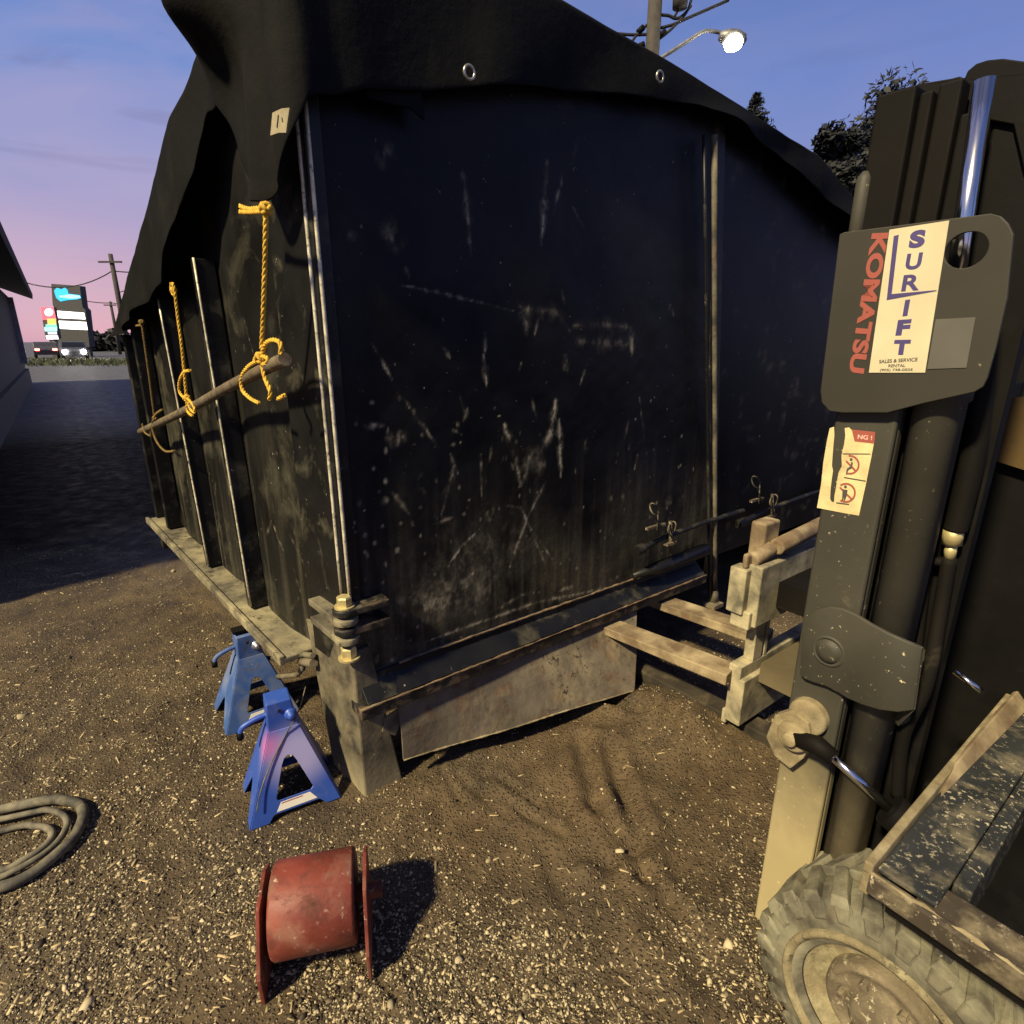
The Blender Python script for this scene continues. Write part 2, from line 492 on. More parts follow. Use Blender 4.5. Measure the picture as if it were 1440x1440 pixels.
M["signbody"] = grime("sign_cabinet", (0.06, 0.06, 0.062), 0.6)
M["carpaint"] = grime("car_paint", (0.05, 0.05, 0.055), 0.3, coat=0.5)
M["glass"] = grime("dark_glass", (0.01, 0.012, 0.015), 0.08, bump=0)

# blue paint with overspray fading to lilac and pink
m, nt, b = newmat("blue_paint_overspray")
v = nt.nodes.new("ShaderNodeTexCoord").outputs["Object"]


def blob(nt, v, cen, r0, r1):
    d = nt.nodes.new("ShaderNodeVectorMath"); d.operation = "DISTANCE"
    nt.links.new(v, d.inputs[0]); d.inputs[1].default_value = cen
    mr = nt.nodes.new("ShaderNodeMapRange"); mr.interpolation_type = "SMOOTHSTEP"
    mr.inputs[1].default_value = r1; mr.inputs[2].default_value = r0
    nt.links.new(d.outputs["Value"], mr.inputs[0])
    return mr.outputs[0]


OVERSPRAY = (nt, b, v)
M["blue"] = m

# foliage
def leafmat(name, c0, c1, lo=0.0):
    m, nt, b = newmat(name)
    g = nt.nodes.new("ShaderNodeNewGeometry")
    c = rmp(nt, g.outputs["Random Per Island"], lo, 1.0, c0, c1)
    nt.links.new(c, b.inputs["Base Color"])
    b.inputs["Roughness"].default_value = 0.7
    return m


M["leaf"] = leafmat("dark_leaves", (0.0012, 0.0022, 0.002), (0.004, 0.006, 0.005))
M["needle"] = leafmat("dark_needles", (0.0015, 0.003, 0.003), (0.005, 0.008, 0.007))
M["grass"] = leafmat("verge_grass", (0.03, 0.04, 0.012), (0.08, 0.085, 0.03))
M["stone"] = leafmat("gravel_stone", (0.030, 0.020, 0.010), (0.52, 0.43, 0.26), 0.25)
M["chip"] = leafmat("wood_chip", (0.09, 0.06, 0.03), (0.52, 0.41, 0.22))

# ground: damp brown dirt, paler fine gravel patches, grey far away
m, nt, b = newmat("dirt_and_gravel")
v = nt.nodes.new("ShaderNodeTexCoord").outputs["Object"]
big = noise(nt, v, 0.9, 6, 0.6, 0.4)
mid = noise(nt, v, 7, 8, 0.65)
fine = noise(nt, v, 75, 6, 0.7)
c = mixc(nt, rmp(nt, mid, 0.3, 0.7), (0.036, 0.0235, 0.0105), (0.115, 0.078, 0.038))
c = mixc(nt, mth(nt, "MULTIPLY", rmp(nt, big, 0.42, 0.64), 0.6), c, (0.15, 0.112, 0.064))
c = mixc(nt, mth(nt, "MULTIPLY", rmp(nt, noise(nt, v, 2.3, 7, 0.62, 0.5), 0.45, 0.62), 0.6), c, (0.026, 0.0175, 0.0095))
vor = nt.nodes.new("ShaderNodeTexVoronoi"); vor.inputs["Scale"].default_value = 95
nt.links.new(v, vor.inputs["Vector"])
peb = rmp(nt, vor.outputs["Distance"], 0.12, 0.42, (1, 1, 1), (0, 0, 0))
hue = rmp(nt, vor.outputs["Color"], 0.45, 0.95)
c = mixc(nt, mth(nt, "MULTIPLY", mth(nt, "MULTIPLY", peb, hue), 0.75), c, (0.33, 0.28, 0.19))
c = mixc(nt, rmp(nt, fine, 0.35, 0.48, (0.65,) * 3, (0, 0, 0)), c, (0.022, 0.015, 0.009))
at = nt.nodes.new("ShaderNodeAttribute"); at.attribute_name = "smooth_dirt"
c = mixc(nt, mth(nt, "MULTIPLY", at.outputs["Fac"], 0.8), c, mixc(nt, rmp(nt, mid, 0.3, 0.7), (0.060, 0.038, 0.0175), (0.140, 0.095, 0.046)))
at2 = nt.nodes.new("ShaderNodeAttribute"); at2.attribute_name = "far_gravel"
c = mixc(nt, at2.outputs["Fac"], c, mixc(nt, rmp(nt, noise(nt, v, 2.5, 8, 0.7), 0.35, 0.65), (0.035, 0.035, 0.038), (0.10, 0.10, 0.105)))
at3 = nt.nodes.new("ShaderNodeAttribute"); at3.attribute_name = "shaded_asphalt"
c = mixc(nt, at3.outputs["Fac"], c, mixc(nt, rmp(nt, noise(nt, v, 30, 6, 0.7), 0.35, 0.65), (0.003, 0.0022, 0.0016), (0.010, 0.0075, 0.0055)))  # lane surface taken down to near black: the building's shade put into its colour
nt.links.new(c, b.inputs["Base Color"])
nt.links.new(rmp(nt, mid, 0.3, 0.7, (0.48,) * 3, (0.85,) * 3), b.inputs["Roughness"])
sp_ = mth(nt, "SUBTRACT", 0.45, mth(nt, "MULTIPLY", at3.outputs["Fac"], 0.42)); nt.links.new(sp_, b.inputs["Specular IOR Level"])
hh = mth(nt, "ADD", mth(nt, "MULTIPLY", fine, 0.5), mth(nt, "MULTIPLY", peb, 0.45))
bumpn(nt, b, hh, 1.0, 0.016)
M["ground"] = m

# ------------------------------------------------------------------ ground sheet
def axis(lo, hi, step, far, g=1.16):
    a = list(np.arange(lo, hi + 1e-6, step))
    s, x = step, hi
    up = []
    while x < far:
        s *= g; x += s; up.append(x)
    s, x = step, lo
    dn = []
    while x > -far:
        s *= g; x -= s; dn.append(x)
    return np.array(dn[::-1] + a + up)


def gz(x, y):
    x = np.asarray(x, float); y = np.asarray(y, float)
    near = np.exp(-((x * 0.30) ** 4 + ((y - 2.0) * 0.25) ** 4))
    z = 0.030 * (fbm(x * 1.1, y * 1.1, 3, 4) - 0.5) + 0.036 * (fbm(x * 6, y * 6, 5, 5, 0.62) - 0.5)
    z = z + 0.015 * (fbm(x * 24, y * 24, 8, 3, 0.6) - 0.5)

    def dist(ax, ay, bx, by):
        dx, dy = bx - ax, by - ay
        t = np.clip(((x - ax) * dx + (y - ay) * dy) / (dx * dx + dy * dy), 0, 1)
        return np.hypot(x - ax - t * dx, y - ay - t * dy)
    # scraped ruts running out from under the box, and the ridges beside them
    for (a, bb, dep, w) in RUTS:
        d = dist(a[0], a[1], bb[0], bb[1]) + 0.02 * (fbm(x * 9, y * 9, 21, 3) - 0.5)
        z = z - dep * np.exp(-(d / w) ** 2) + dep * 0.55 * np.exp(-((d - 2.1 * w) / (0.8 * w)) ** 2)
    # spoil heaped by the forks
    for (hx, hy, hw, hgt) in HEAPS:
        d = np.hypot(x - hx, y - hy)
        z = z + hgt * np.exp(-(d / hw) ** 2) * (0.6 + 0.8 * fbm(x * 10, y * 10, 31, 4))
    return z * near


g = lambda u, v: tuple(on_z(u, v)[:2])
RUTS = [(g(818, 1040), g(838, 1130), 0.022, 0.030), (g(838, 1130), g(905, 1225), 0.018, 0.026), (g(852, 1050), g(900, 1190), 0.024, 0.03), (g(700, 1090), g(760, 1130), .014, .012), (g(620, 1080), g(650, 1130), .014, .01), (g(760, 1180), g(790, 1260), .01, .02),
        (g(905, 1225), g(960, 1290), 0.014, 0.02), (g(680, 1110), g(790, 1170), 0.010, 0.014), (g(840, 985), g(905, 1010), 0.04, 0.03),
        (g(640, 1090), g(720, 1150), 0.01, 0.012), (g(940, 1300), g(990, 1350), 0.02, 0.05), (g(500, 1340), g(560, 1400), 0.012, 0.012)]
HEAPS = [g(900, 1000) + (0.20, 0.035), g(960, 1010) + (0.2, 0.05), g(825, 1225) + (0.035, 0.034), g(1010, 1050) + (0.2, 0.03), g(640, 1060) + (0.2, 0.02),
         g(860, 1210) + (0.03, -0.02)]

GX, GY = axis(-3.0, 2.0, 0.016, 900), axis(0.35, 3.6, 0.016, 900)
X, Y = np.meshgrid(GX, GY)
Z = gz(X, Y)
nx, ny = len(GX), len(GY)
me = bpy.data.meshes.new("ground")
co = np.stack([X.ravel(), Y.ravel(), Z.ravel()], 1)
idx = np.arange(nx * ny).reshape(ny, nx)
quads = np.stack([idx[:-1, :-1].ravel(), idx[:-1, 1:].ravel(), idx[1:, 1:].ravel(), idx[1:, :-1].ravel()], 1)
me.from_pydata(co.tolist(), [], quads.tolist())
me.polygons.foreach_set("use_smooth", [True] * len(quads))


def fattr(me, name, arr):
    a = me.attributes.new(name, "FLOAT", "POINT")
    a.data.foreach_set("value", np.clip(arr, 0, 1).astype(np.float32).ravel())


pz = g(720, 1110)
sm = np.exp(-(((X - pz[0] - 0.2) / 0.75) ** 4 + ((Y - pz[1] - 0.05) / 0.42) ** 4)) * np.clip(fbm(X * 4, Y * 4, 11, 5) * 3 - 0.55, 0, 1)
fattr(me, "smooth_dirt", sm)
rr = np.hypot(X, Y)
fattr(me, "far_gravel", np.clip((rr - 12 + 3 * fbm(X * 0.3, Y * 0.3, 12, 4)) / 6, 0, 1))
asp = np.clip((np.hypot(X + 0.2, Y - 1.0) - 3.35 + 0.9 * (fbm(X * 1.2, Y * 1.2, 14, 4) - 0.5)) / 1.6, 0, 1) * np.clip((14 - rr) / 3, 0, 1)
fattr(me, "shaded_asphalt", asp)
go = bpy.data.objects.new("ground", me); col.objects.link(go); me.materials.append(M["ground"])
tag(go, kind="structure")


def gpoint(x, y):
    return float(gz(np.array([x]), np.array([y]))[0])


# ------------------------------------------------------------------ container frame
C0 = Vector((-0.51, 1.60, 0))
fd = Vector((math.cos(R(37)), math.sin(R(37)), 0)); fn = Vector((fd.y, -fd.x, 0))
sd = Vector((math.cos(R(132)), math.sin(R(132)), 0)); sn = Vector((-sd.y, sd.x, 0))
UP = Vector((0, 0, 1))
F = lambda s, o, z: C0 + fd * s + fn * o + UP * z
S = lambda s, o, z: C0 + sd * s + sn * o + UP * z


def fsz(u, v, o=0.0):
    p = hit(u, v, C0 + fn * o, fn)
    return (p - C0).dot(fd), p.z


def ssz(u, v, o=0.0):
    p = hit(u, v, C0 + sn * o, sn)
    return (p - C0).dot(sd), p.z


TOPF = ([-0.1, 0.77, 1.26, 1.75, 2.4, 2.82, 3.6], [2.48, 2.476, 2.44, 2.39, 2.33, 2.20, 2.05])
TOPS = ([-0.1, 0.35, 0.69, 1.5, 2.66], [2.48, 2.40, 2.25, 1.96, 1.545])
ztf = lambda s: float(np.interp(s, *TOPF))
zts = lambda s: float(np.interp(s, *TOPS))
LEN_S, LEN_F = 2.62, 3.5

box_t = thing("steel_container", "big black scratched steel container with its near corner facing us, draped with a tarp", "container", tuple(C0))


def fbox(mb, s0, s1, o0, o1, z0, z1): return mb.box(C0, fd, fn, UP, s0, s1, o0, o1, z0, z1)
def sbox(mb, s0, s1, o0, o1, z0, z1): return mb.box(C0, sd, sn, UP, s0, s1, o0, o1, z0, z1)


def wear_grid(name, P, s0, s1, z0, ztop, ns, nz, mat, wearf, parent, dent=None):
    """dense sheet carrying scratches and dust as a wear attribute"""
    ss, tt = np.meshgrid(np.linspace(0, 1, ns), np.linspace(0, 1, nz))
    sl, sh = s0(tt), s1(tt)
    s = sl + (sh - sl) * ss
    zt = np.interp(s, *ztop) - 0.03
    z = z0 + (zt - z0) * tt
    o = dent(s, z) if dent is not None else np.zeros_like(s)
    base = np.array(P(0, 0, 0)); e1 = np.array(P(1, 0, 0)) - base; e2 = np.array(P(0, 1, 0)) - base
    off = np.array(parent["_o"])
    co = base + s[..., None] * e1 + o[..., None] * e2 + z[..., None] * np.array([0, 0, 1.0]) - off
    me = bpy.data.meshes.new(name)
    idx = np.arange(ns * nz).reshape(nz, ns)
    q = np.stack([idx[:-1, :-1].ravel(), idx[:-1, 1:].ravel(), idx[1:, 1:].ravel(), idx[1:, :-1].ravel()], 1)
    me.from_pydata(co.reshape(-1, 3).tolist(), [], q.tolist())
    me.polygons.foreach_set("use_smooth", [True] * len(q))
    fattr(me, "wear", wearf(s, z))
    ob = bpy.data.objects.new(name, me); col.objects.link(ob); ob.parent = parent; ob["_o"] = parent["_o"]
    me.materials.append(mat)
    return ob


def strokes(s, z, lines, blobs, seed):
    w = np.zeros_like(s)
    nzv = fbm(s * 34, z * 22, seed, 5, 0.6)
    nzb = fbm(s * 24, z * 16, seed + 7, 5, 0.6)
    wob = 0.010 * (fbm(s * 30, z * 30, seed + 1, 3) - 0.5)
    frag = np.clip(fbm(s * 60, z * 34, seed + 3, 4, 0.65) * 5.0 - 2.15, 0, 1)
    big = np.clip(fbm(s * 9, z * 9, seed + 5, 3, 0.6) * 3.0 - 0.8, 0.1, 1)
    for (pts, wd, a) in lines:
        n_ = len(pts) - 1
        for k_, (p, q) in enumerate(zip(pts[:-1], pts[1:])):
            dx, dz = q[0] - p[0], q[1] - p[1]
            t = np.clip(((s - p[0]) * dx + (z - p[1]) * dz) / (dx * dx + dz * dz + 1e-9), 0, 1)
            d = np.abs(np.hypot(s - p[0] - t * dx, z - p[1] - t * dz) + wob * 0.9)
            g_ = (k_ + t) / n_
            tap = 0.25 + 0.75 * np.sin(np.pi * np.clip(g_ * 0.9 + 0.08, 0, 1))
            core = np.clip(1.2 - d / (wd * tap), 0, 1)
            halo = 0.35 * np.clip(1 - d / (wd * 2.6 * tap), 0, 1) * frag
            w = np.maximum(w, a * big * np.maximum(core * np.clip(0.15 + frag, 0, 1), halo))
    for (c, rx, rz, a) in blobs:
        d = np.hypot((s - c[0]) / rx, (z - c[1]) / rz)
        w = np.maximum(w, a * np.clip(1.5 - d - 0.9 * nzv, 0, 1) ** 1.3 * np.clip(0.25 * np.clip(nzb * 3.0 - 0.9, 0, 1) + 0.9 * frag * np.clip(nzb * 4 - 1.3, 0, 1), 0, 1))
    return w


def front_wear(s, z):
    q = lambda *p: [fsz(u, v) for (u, v) in p]
    L = [(q((655, 230), (662, 290), (669, 360)), .009, .5), (q((775, 225), (770, 280), (766, 345)), .010, .5), (q((798, 240), (783, 300)), .006, .4),
         (q((810, 288), (826, 318)), .004, .35), (q((570, 400), (640, 415), (740, 440)), .004, .45), (q((685, 500), (689, 545)), .007, .6),
         (q((525, 480), (556, 535)), .0035, .6), (q((578, 572), (622, 632)), .004, .7), (q((640, 605), (652, 612)), .005, .6),
         (q((713, 598), (728, 640), (737, 685)), .010, .75), (q((785, 565), (778, 610), (758, 645)), .012, .75), (q((790, 590), (793, 672)), .009, .75),
         (q((776, 668), (748, 728)), .006, .7), (q((748, 728), (722, 800)), .008, .6), (q((712, 712), (738, 716), (757, 760), (776, 805)), .005, .6),
         (q((680, 640), (682, 712)), .0035, .6), (q((680, 745), (655, 770), (630, 803)), .005, .65), (q((643, 655), (625, 725)), .009, .65),
         (q((556, 695), (580, 725)), .006, .6), (q((606, 832), (598, 870), (598, 915)), .005, .5), (q((640, 730), (612, 740)), .006, .5),
         (q((735, 685), (755, 640)), .010, .6), (q((745, 735), (790, 800)), .003, .5), (q((905, 560), (915, 640)), .004, .3), (q((590, 910), (760, 850), (985, 800)), .006, .7),
         (q((820, 190), (808, 230)), .006, .25), (q((812, 457), (850, 456), (895, 460)), .014, .22), (q((894, 460), (893, 502)), .013, .42), (q((815, 480), (893, 484)), .020, .16), (q((735, 430), (790, 440), (805, 465)), .016, .28), (q((740, 425), (745, 470)), .014, .25), (q((700, 860), (760, 830)), .006, .4)]
    B = [(fsz(530, 600), .035, .012, .75), (fsz(562, 618), .034, .03, .8), (fsz(692, 722), .022, .042, .85), (fsz(755, 650), .06, .06, .45),
         (fsz(832, 628), .025, .03, .6), (fsz(863, 702), .016, .02, .7), (fsz(598, 680), .02, .03, .6), (fsz(545, 705), .018, .018, .6),
         (fsz(800, 512), .02, .04, .55), (fsz(745, 440), .03, .03, .5), (fsz(620, 735), .02, .02, .6),
         (fsz(500, 330), .02, .02, .4), (fsz(880, 700), .012, .02, .7), (fsz(800, 830), .04, .012, .7), (fsz(870, 815), .05, .015, .8),
         (fsz(690, 790), .30, .20, .12), (fsz(945, 705), .03, .03, .4), (fsz(545, 210), .04, .05, .18), (fsz(640, 840), .3, .1, .3), (fsz(560, 330), .05, .05, .2)]
    rs = random.Random(4)
    for k in range(210):
        u, vv = rs.uniform(500, 985), 560 + 380 * rs.random() ** 0.75
        B.append((fsz(u, vv), rs.uniform(.003, .010), rs.uniform(.003, .014), rs.uniform(.4, .9)))
    for k in range(26):
        u, vv = rs.uniform(520, 980), rs.uniform(380, 700)
        a = fsz(u, vv); ang = rs.gauss(1.57, .5); l = rs.uniform(.02, .09)
        L.append(([a, (a[0] + math.cos(ang) * l, a[1] + math.sin(ang) * l)], .005, rs.uniform(.15, .4)))
    w = strokes(s, z, L, B, 40)
    streak = np.clip(fbm(s * 38, z * 2.2, 51, 4, 0.6) * 2.8 - 1.25, 0, 1) * np.clip((1.15 - z) / 0.75, 0, 1)
    film = np.clip(fbm(s * 5, z * 5, 52, 5, 0.6) * 2 - 0.7, 0, 1) * np.clip((1.0 - z) / 0.6, 0, 1)
    return np.clip(w * 2.0 + 0.15 * streak + 0.20 * film + 0.03 * np.clip(fbm(s * 3, z * 3, 54, 5) * 2.4 - 0.9, 0, 1), 0, 1)


edge_r = lambda t: 1.93 - 0.27 * t
dent = lambda s, z: -0.02 + 0.022 * (fbm(s * 1.7, z * 1.7, 61, 3) - 0.5) + 0.005 * (fbm(s * 9, z * 9, 62, 3) - .5)
wear_grid("front_panel", F, lambda t: 0.010 + 0 * t, edge_r, 0.455, TOPF, 360, 400, M["panel"], front_wear, box_t, dent)
wear_grid("end_panel", F, lambda t: edge_r(t) + 0.07, lambda t: LEN_F + 0 * t, 0.40, TOPF, 60, 90, M["panel"],
          lambda s, z: 0.25 * np.clip(fbm(s * 14, z * 14, 71, 5, .65) * 3 - 1.9, 0, 1), box_t, lambda s, z: -0.05 + 0 * s)


def side_wear(s, z):
    rs = random.Random(9)
    L, B = [], []
    for k in range(90):
        a = (rs.uniform(0.02, 2.5), rs.uniform(.45, 1.5)); ang = rs.gauss(1.5, .45); l = rs.uniform(.02, .14)
        L.append(([a, (a[0] + math.cos(ang) * l, a[1] + math.sin(ang) * l)], rs.uniform(.002, .005), rs.uniform(.3, .8)))
    for k in range(150):
        B.append(((rs.uniform(0, 2.5), .44 + 1.2 * rs.random() ** 2), rs.uniform(.003, .01), rs.uniform(.004, .018), rs.uniform(.3, .9)))
    q = lambda *p: [ssz(u, v) for (u, v) in p]
    L += [(q((340, 340), (362, 385)), .0022, 1), (q((375, 425), (392, 480)), .0022, 1), (q((305, 480), (312, 515)), .004, .9), (q((322, 590), (328, 625)), .004, .9),
          (q((415, 640), (428, 760)), .003, .7), (q((395, 700), (440, 790)), .003, .5), (q((408, 560), (416, 660)), .003, .6)]
    w = strokes(s, z, L, B, 80)
    streak = np.clip(fbm(s * 30, z * 1.6, 81, 4, .6) * 2.8 - 1.15, 0, 1)
    return np.clip(w + 0.22 * streak * np.clip((1.5 - z) / 1.0, 0, 1), 0, 1)


corr = lambda s, z: -0.02 - 0.014 * np.clip(np.cos(2 * math.pi * (s - 0.33) / 0.66), -0.6, 0.6)
wear_grid("side_panel", S, lambda t: 0.05 + 0 * t, lambda t: LEN_S - 0.02 + 0 * t, 0.415, TOPS, 300, 220, M["side"], side_wear, box_t, corr)
# back and far walls close the box
bk = MB()
A, Bq, Cq = F(LEN_F, -0.05, 0), S(LEN_S, -0.03, 0), None
Dq = A + sd * LEN_S
bk.hexa([A, Dq, Dq + fd * 0.05, A + fd * 0.05] + [p + UP * 2.15 for p in (A, Dq)] + [p + UP * 2.15 for p in (Dq + fd * 0.05, A + fd * 0.05)])
bk.hexa([Bq + UP * 0.3, Dq + UP * 0.3, Dq + sd * 0.05 + UP * 0.3, Bq + sd * 0.05 + UP * 0.3] + [p + UP * 1.5 for p in (Bq, Dq, Dq + sd * 0.05, Bq + sd * 0.05)])
bk.hexa([F(0.1, -0.1, 0.36), F(LEN_F, -0.1, 0.36), Dq + UP * 0.36, S(LEN_S - .05, -0.1, 0.36)] + [p + UP * 0.05 for p in (F(0.1, -0.1, 0.36), F(LEN_F, -0.1, 0.36), Dq + UP * 0.36, S(LEN_S - .05, -0.1, 0.36))])
bk.build("rear_wall", M["black"], box_t)

# corner post, with two bright worn bars, lower leg
mb = MB(); mb.hexa([F(0.048, -0.004, 0.46), F(0, 0, 0.46), S(0.27, 0.012, 0.46), S(0.27, -0.05, 0.46),
                    F(0.048, -0.004, 2.40), F(0, 0, 2.40), S(0.27, 0.012, 2.38), S(0.27, -0.05, 2.38)])
mb.build("corner_post", M["black"], box_t, bevel=0.006)
for ds in (-0.012, 0.030):
    mb = MB()
    p0 = F(0, 0, 0) + (sd * 0.0 + sn * 0.004 if ds < 0 else fn * 0.003) + (sd * 0.022 if ds < 0 else fd * 0.010)
    mb.tube([p0 + UP * z for z in np.linspace(0.745, 2.1, 12)], 0.0055, 8)
    mb.build("corner_bar", M["worn"], box_t)
mb = MB()
zb = gpoint(C0.x, C0.y) - 0.03
mb.hexa([F(0, 0.010, zb), F(0.145, 0.010, zb), F(0.145, -0.14, zb), S(0.21, 0.012, zb),
         F(0, 0.010, 0.56), F(0.06, 0.010, 0.56), F(0.06, -0.10, 0.56), S(0.325, 0.012, 0.56)])
mb.build("corner_leg", M["leg"], box_t, bevel=0.006)
mb = MB()
mb.plate([F(0.09, 0.014, 0.285), F(0.135, 0.018, 0.30), F(0.142, 0.018, 0.245), F(0.12, 0.016, 0.20), F(0.075, 0.014, 0.235)], [], fn, 0.006)
mb.build("gusset", M["leg"], box_t)

# hinge at the corner: bolt heads, stacked knuckles, straps to both sides
def hexbolt(c, r, h, nm="bolt"):
    mb = MB()
    mb.lathe(c, UP, [(0.0001, 0), (r, 0), (r, h * .85), (r * .86, h), (0.0001, h)], 6, False)
    mb.lathe(c - UP * 0.006, UP, [(0.0001, 0), (r * 1.35, 0), (r * 1.35, 0.006), (0.0001, 0.006)], 20, False)
    return mb.build(nm, M["zinc"], box_t)


hc = C0 + (fn + sn) * 0.012
hexbolt(hc + UP * 0.728, 0.023, 0.03)
hexbolt(hc + UP * 0.552, 0.025, 0.035)
for i, z in enumerate((0.700, 0.668, 0.636, 0.604)):
    mb = MB()
    mb.lathe(hc + UP * z, UP, [(0.0001, 0), (0.036, 0), (0.038, 0.004), (0.038, 0.019), (0.036, 0.023), (0.0001, 0.023)], 28)
    if i in (0, 2):
        mb.box(hc, fd, fn, UP, 0.0, 0.135, -0.045, 0.032, z, z + 0.022)
    else:
        mb.box(hc, sd, sn, UP, 0.0, 0.20, -0.04, 0.034, z, z + 0.022)
    mb.build("hinge_knuckle", M["rail"] if i in (0, 2) else M["ledge"], box_t, bevel=0.003)

# front sill rail, ledge lip, skirt
mb = MB()
s1 = 1.83
def prof(mb, pts, s0, s1):
    a = [F(s0, o, z) for (o, z) in pts]; b2 = [F(s1, o, z) for (o, z) in pts]
    n = len(pts)
    mb.add(a + b2, [tuple(range(n))[::-1], tuple(range(n, 2 * n))] + [(i, (i + 1) % n, (i + 1) % n + n, i + n) for i in range(n)])


prof(mb, [(-0.06, 0.33), (0.055, 0.33), (0.055, 0.372), (-0.06, 0.372)], -0.005, s1)
mb.build("sill_rail", M["rail"], box_t, bevel=0.004)
mb = MB(); prof(mb, [(-0.06, 0.374), (0.052, 0.374), (0.056, 0.381), (0.0, 0.430), (-0.004, 0.452), (-0.06, 0.452)], 0.02, s1 - 0.02)
mb.build("sill_ledge", M["black"], box_t, bevel=0.002)
mb = MB(); mb.tube([F(s, 0.055, 0.374 + random.uniform(-.0015, .0015)) for s in np.linspace(-0.005, s1, 90)], [random.uniform(.002, .0065) for _ in range(90)], 6)
mb.build("rusty_rail_edge", M["rust"], box_t)
mb = MB(); mb.tube([F(s, 0.001, 0.460 + random.uniform(-.0015, .0015)) for s in np.linspace(0.16, 1.50, 70)], [random.uniform(.0015, .006) for _ in range(70)], 6)
mb.build("door_lip", M["rust"], box_t)
mb = MB()
mb.tube([F(1.30, 0.02, 0.49), F(1.45, 0.03, 0.492), F(1.83, 0.03, 0.50)], [0.012, 0.03, 0.032], 12)
mb.build("lip_tube", M["black"], box_t)
mb = MB()
n = 26; V = []; Fc = []
sk_r = hit(890, 970, C0 + fn * 0.20, fn); ssk = (sk_r - C0).dot(fd)
for th in (0, 0.008):
    for k in range(5):
        t = k / 4
        for i in range(n):
            a = i / (n - 1)
            st, sb = 0.135 + a * 1.20, 0.135 + a * (ssk - 0.135)
            zt, zbt = 0.332, 0.105 + a * (sk_r.z - 0.105) + 0.002 * math.sin(a * 9)
            ob = 0.035 + 0.165 * a + 0.002 * math.sin(a * 7)
            s_, z_ = st + (sb - st) * t, zt + (zbt - zt) * t
            o_ = 0.03 + (ob - 0.03) * t + 0.002 * math.sin(a * 13 + t * 3) + (0.008 if t >= .5 else 0) - th
            V.append(F(s_, o_, z_))
N1 = 5 * n
for k in range(4):
    for i in range(n - 1):
        q = k * n + i
        Fc += [(q, q + 1, q + n + 1, q + n), (q + N1, q + N1 + n, q + N1 + n + 1, q + N1 + 1)]
for i in range(n - 1):
    Fc += [(4 * n + i, 4 * n + i + 1, 4 * n + i + 1 + N1, 4 * n + i + N1)]
for k in range(4):
    Fc += [(k * n, (k + 1) * n, (k + 1) * n + N1, k * n + N1), (k * n + n - 1, k * n + n - 1 + N1, (k + 1) * n + n - 1 + N1, (k + 1) * n + n - 1)]
mb.add(V, Fc, False)
mb.build("skirt_plate", M["skirt"], box_t)
mb = MB(); mb.tube([F(0.135 + a * (ssk - 0.135), 0.043 + 0.165 * a + 0.002 * math.sin(a * 7) + 0.002 * math.sin(a * 13 + 3), 0.105 + a * (sk_r.z - 0.105) + 0.002 * math.sin(a * 9)) for a in np.linspace(0, 1, 60)], [random.uniform(.0015, .005) for _ in range(60)], 6)
mb.build("skirt_edge", M["edge_dust"], box_t)

# far door post with lock rods
mb = MB()
mb.hexa([F(1.935, -0.02, 0.3), F(2.02, -0.02, 0.3), F(2.02, -0.08, 0.3), F(1.935, -0.08, 0.3),
         F(1.66, -0.02, 2.36), F(1.74, -0.02, 2.36), F(1.74, -0.08, 2.36), F(1.66, -0.08, 2.36)])
mb.build("door_post", M["black"], box_t, bevel=0.004)
for (ua, ub, r_) in ((990, 998, 0.007), (1004, 1005, 0.013)):
    a, b2 = hit(ub, 838, C0 + fn * 0.03, fn), hit(ua, 190, C0 + fn * 0.03, fn)
    mb = MB(); mb.tube([a + (b2 - a) * t for t in np.linspace(0, 1, 8)], r_, 10)
    mb.build("lock_rod", M["black"] if r_ < .01 else M["leg"], box_t)
mb = MB()
c_ = hit(1003, 842, C0 + fn * 0.03, fn)
mb.lathe(c_, UP, [(0.0001, -0.01), (0.03, -0.01), (0.022, 0.04), (0.014, 0.05)], 16); mb.box(c_, fd, fn, UP, -.06, .02, -.02, .05, -.03, -.01)
mb.build("rod_foot", M["leg"], box_t)

# latch bar with pins and clips (near one and the one at the far door)
def latch(px, off):
    P = lambda u, v, o=0: hit(u, v, C0 + fn * (off + o), fn)
    (u, v) = px
    mb = MB(); mb.tube([P(u - 40, v + 35), P(u - 8, v + 18), P(u + 55, v - 5), P(u + 105, v - 20)], [0.018, 0.012, 0.012, 0.012], 10)
    mb.tube([P(u - 46, v + 37), P(u - 36, v + 33)], 0.024, 12)
    mb.build("latch_bar", M["black"], box_t, fixn=False)
    mb = MB(); mb.tube([P(u + 3, v - 5, .02), P(u + 3, v + 42, .02)], 0.008, 8)
    mb.box(P(u + 3, v + 25, .02), fd, fn, UP, -.035, .03, -.012, .012, -.008, .004)
    mb.box(P(u - 20, v + 3, .02), fd, fn, UP, -.05, .07, -.008, .008, -.006, .006)
    mb.build("latch_pin", M["brown_steel"], box_t)
    for (du, dv) in ((-20, -22), (5, 4)):
        tl = -.45 if du < 0 else .35
        loop = [P(u + du + (5 * math.sin(a)) * math.cos(tl) - (-9 * math.cos(a)) * math.sin(tl), v + dv + 5 * math.sin(a) * math.sin(tl) - 9 * math.cos(a) * math.cos(tl), .03 + .01 * math.sin(a * 2)) for a in np.linspace(-2.7, 2.7, 14)]
        mb = MB(); mb.tube([P(u + du + 8, v + dv + 28, .03)] + loop + [P(u + du + 4, v + dv + 30, .03)], 0.0035, 6)
        mb.build("clip", M["leg"], box_t)


latch((940, 738), 0.035)
latch((1083, 700), 0.0)

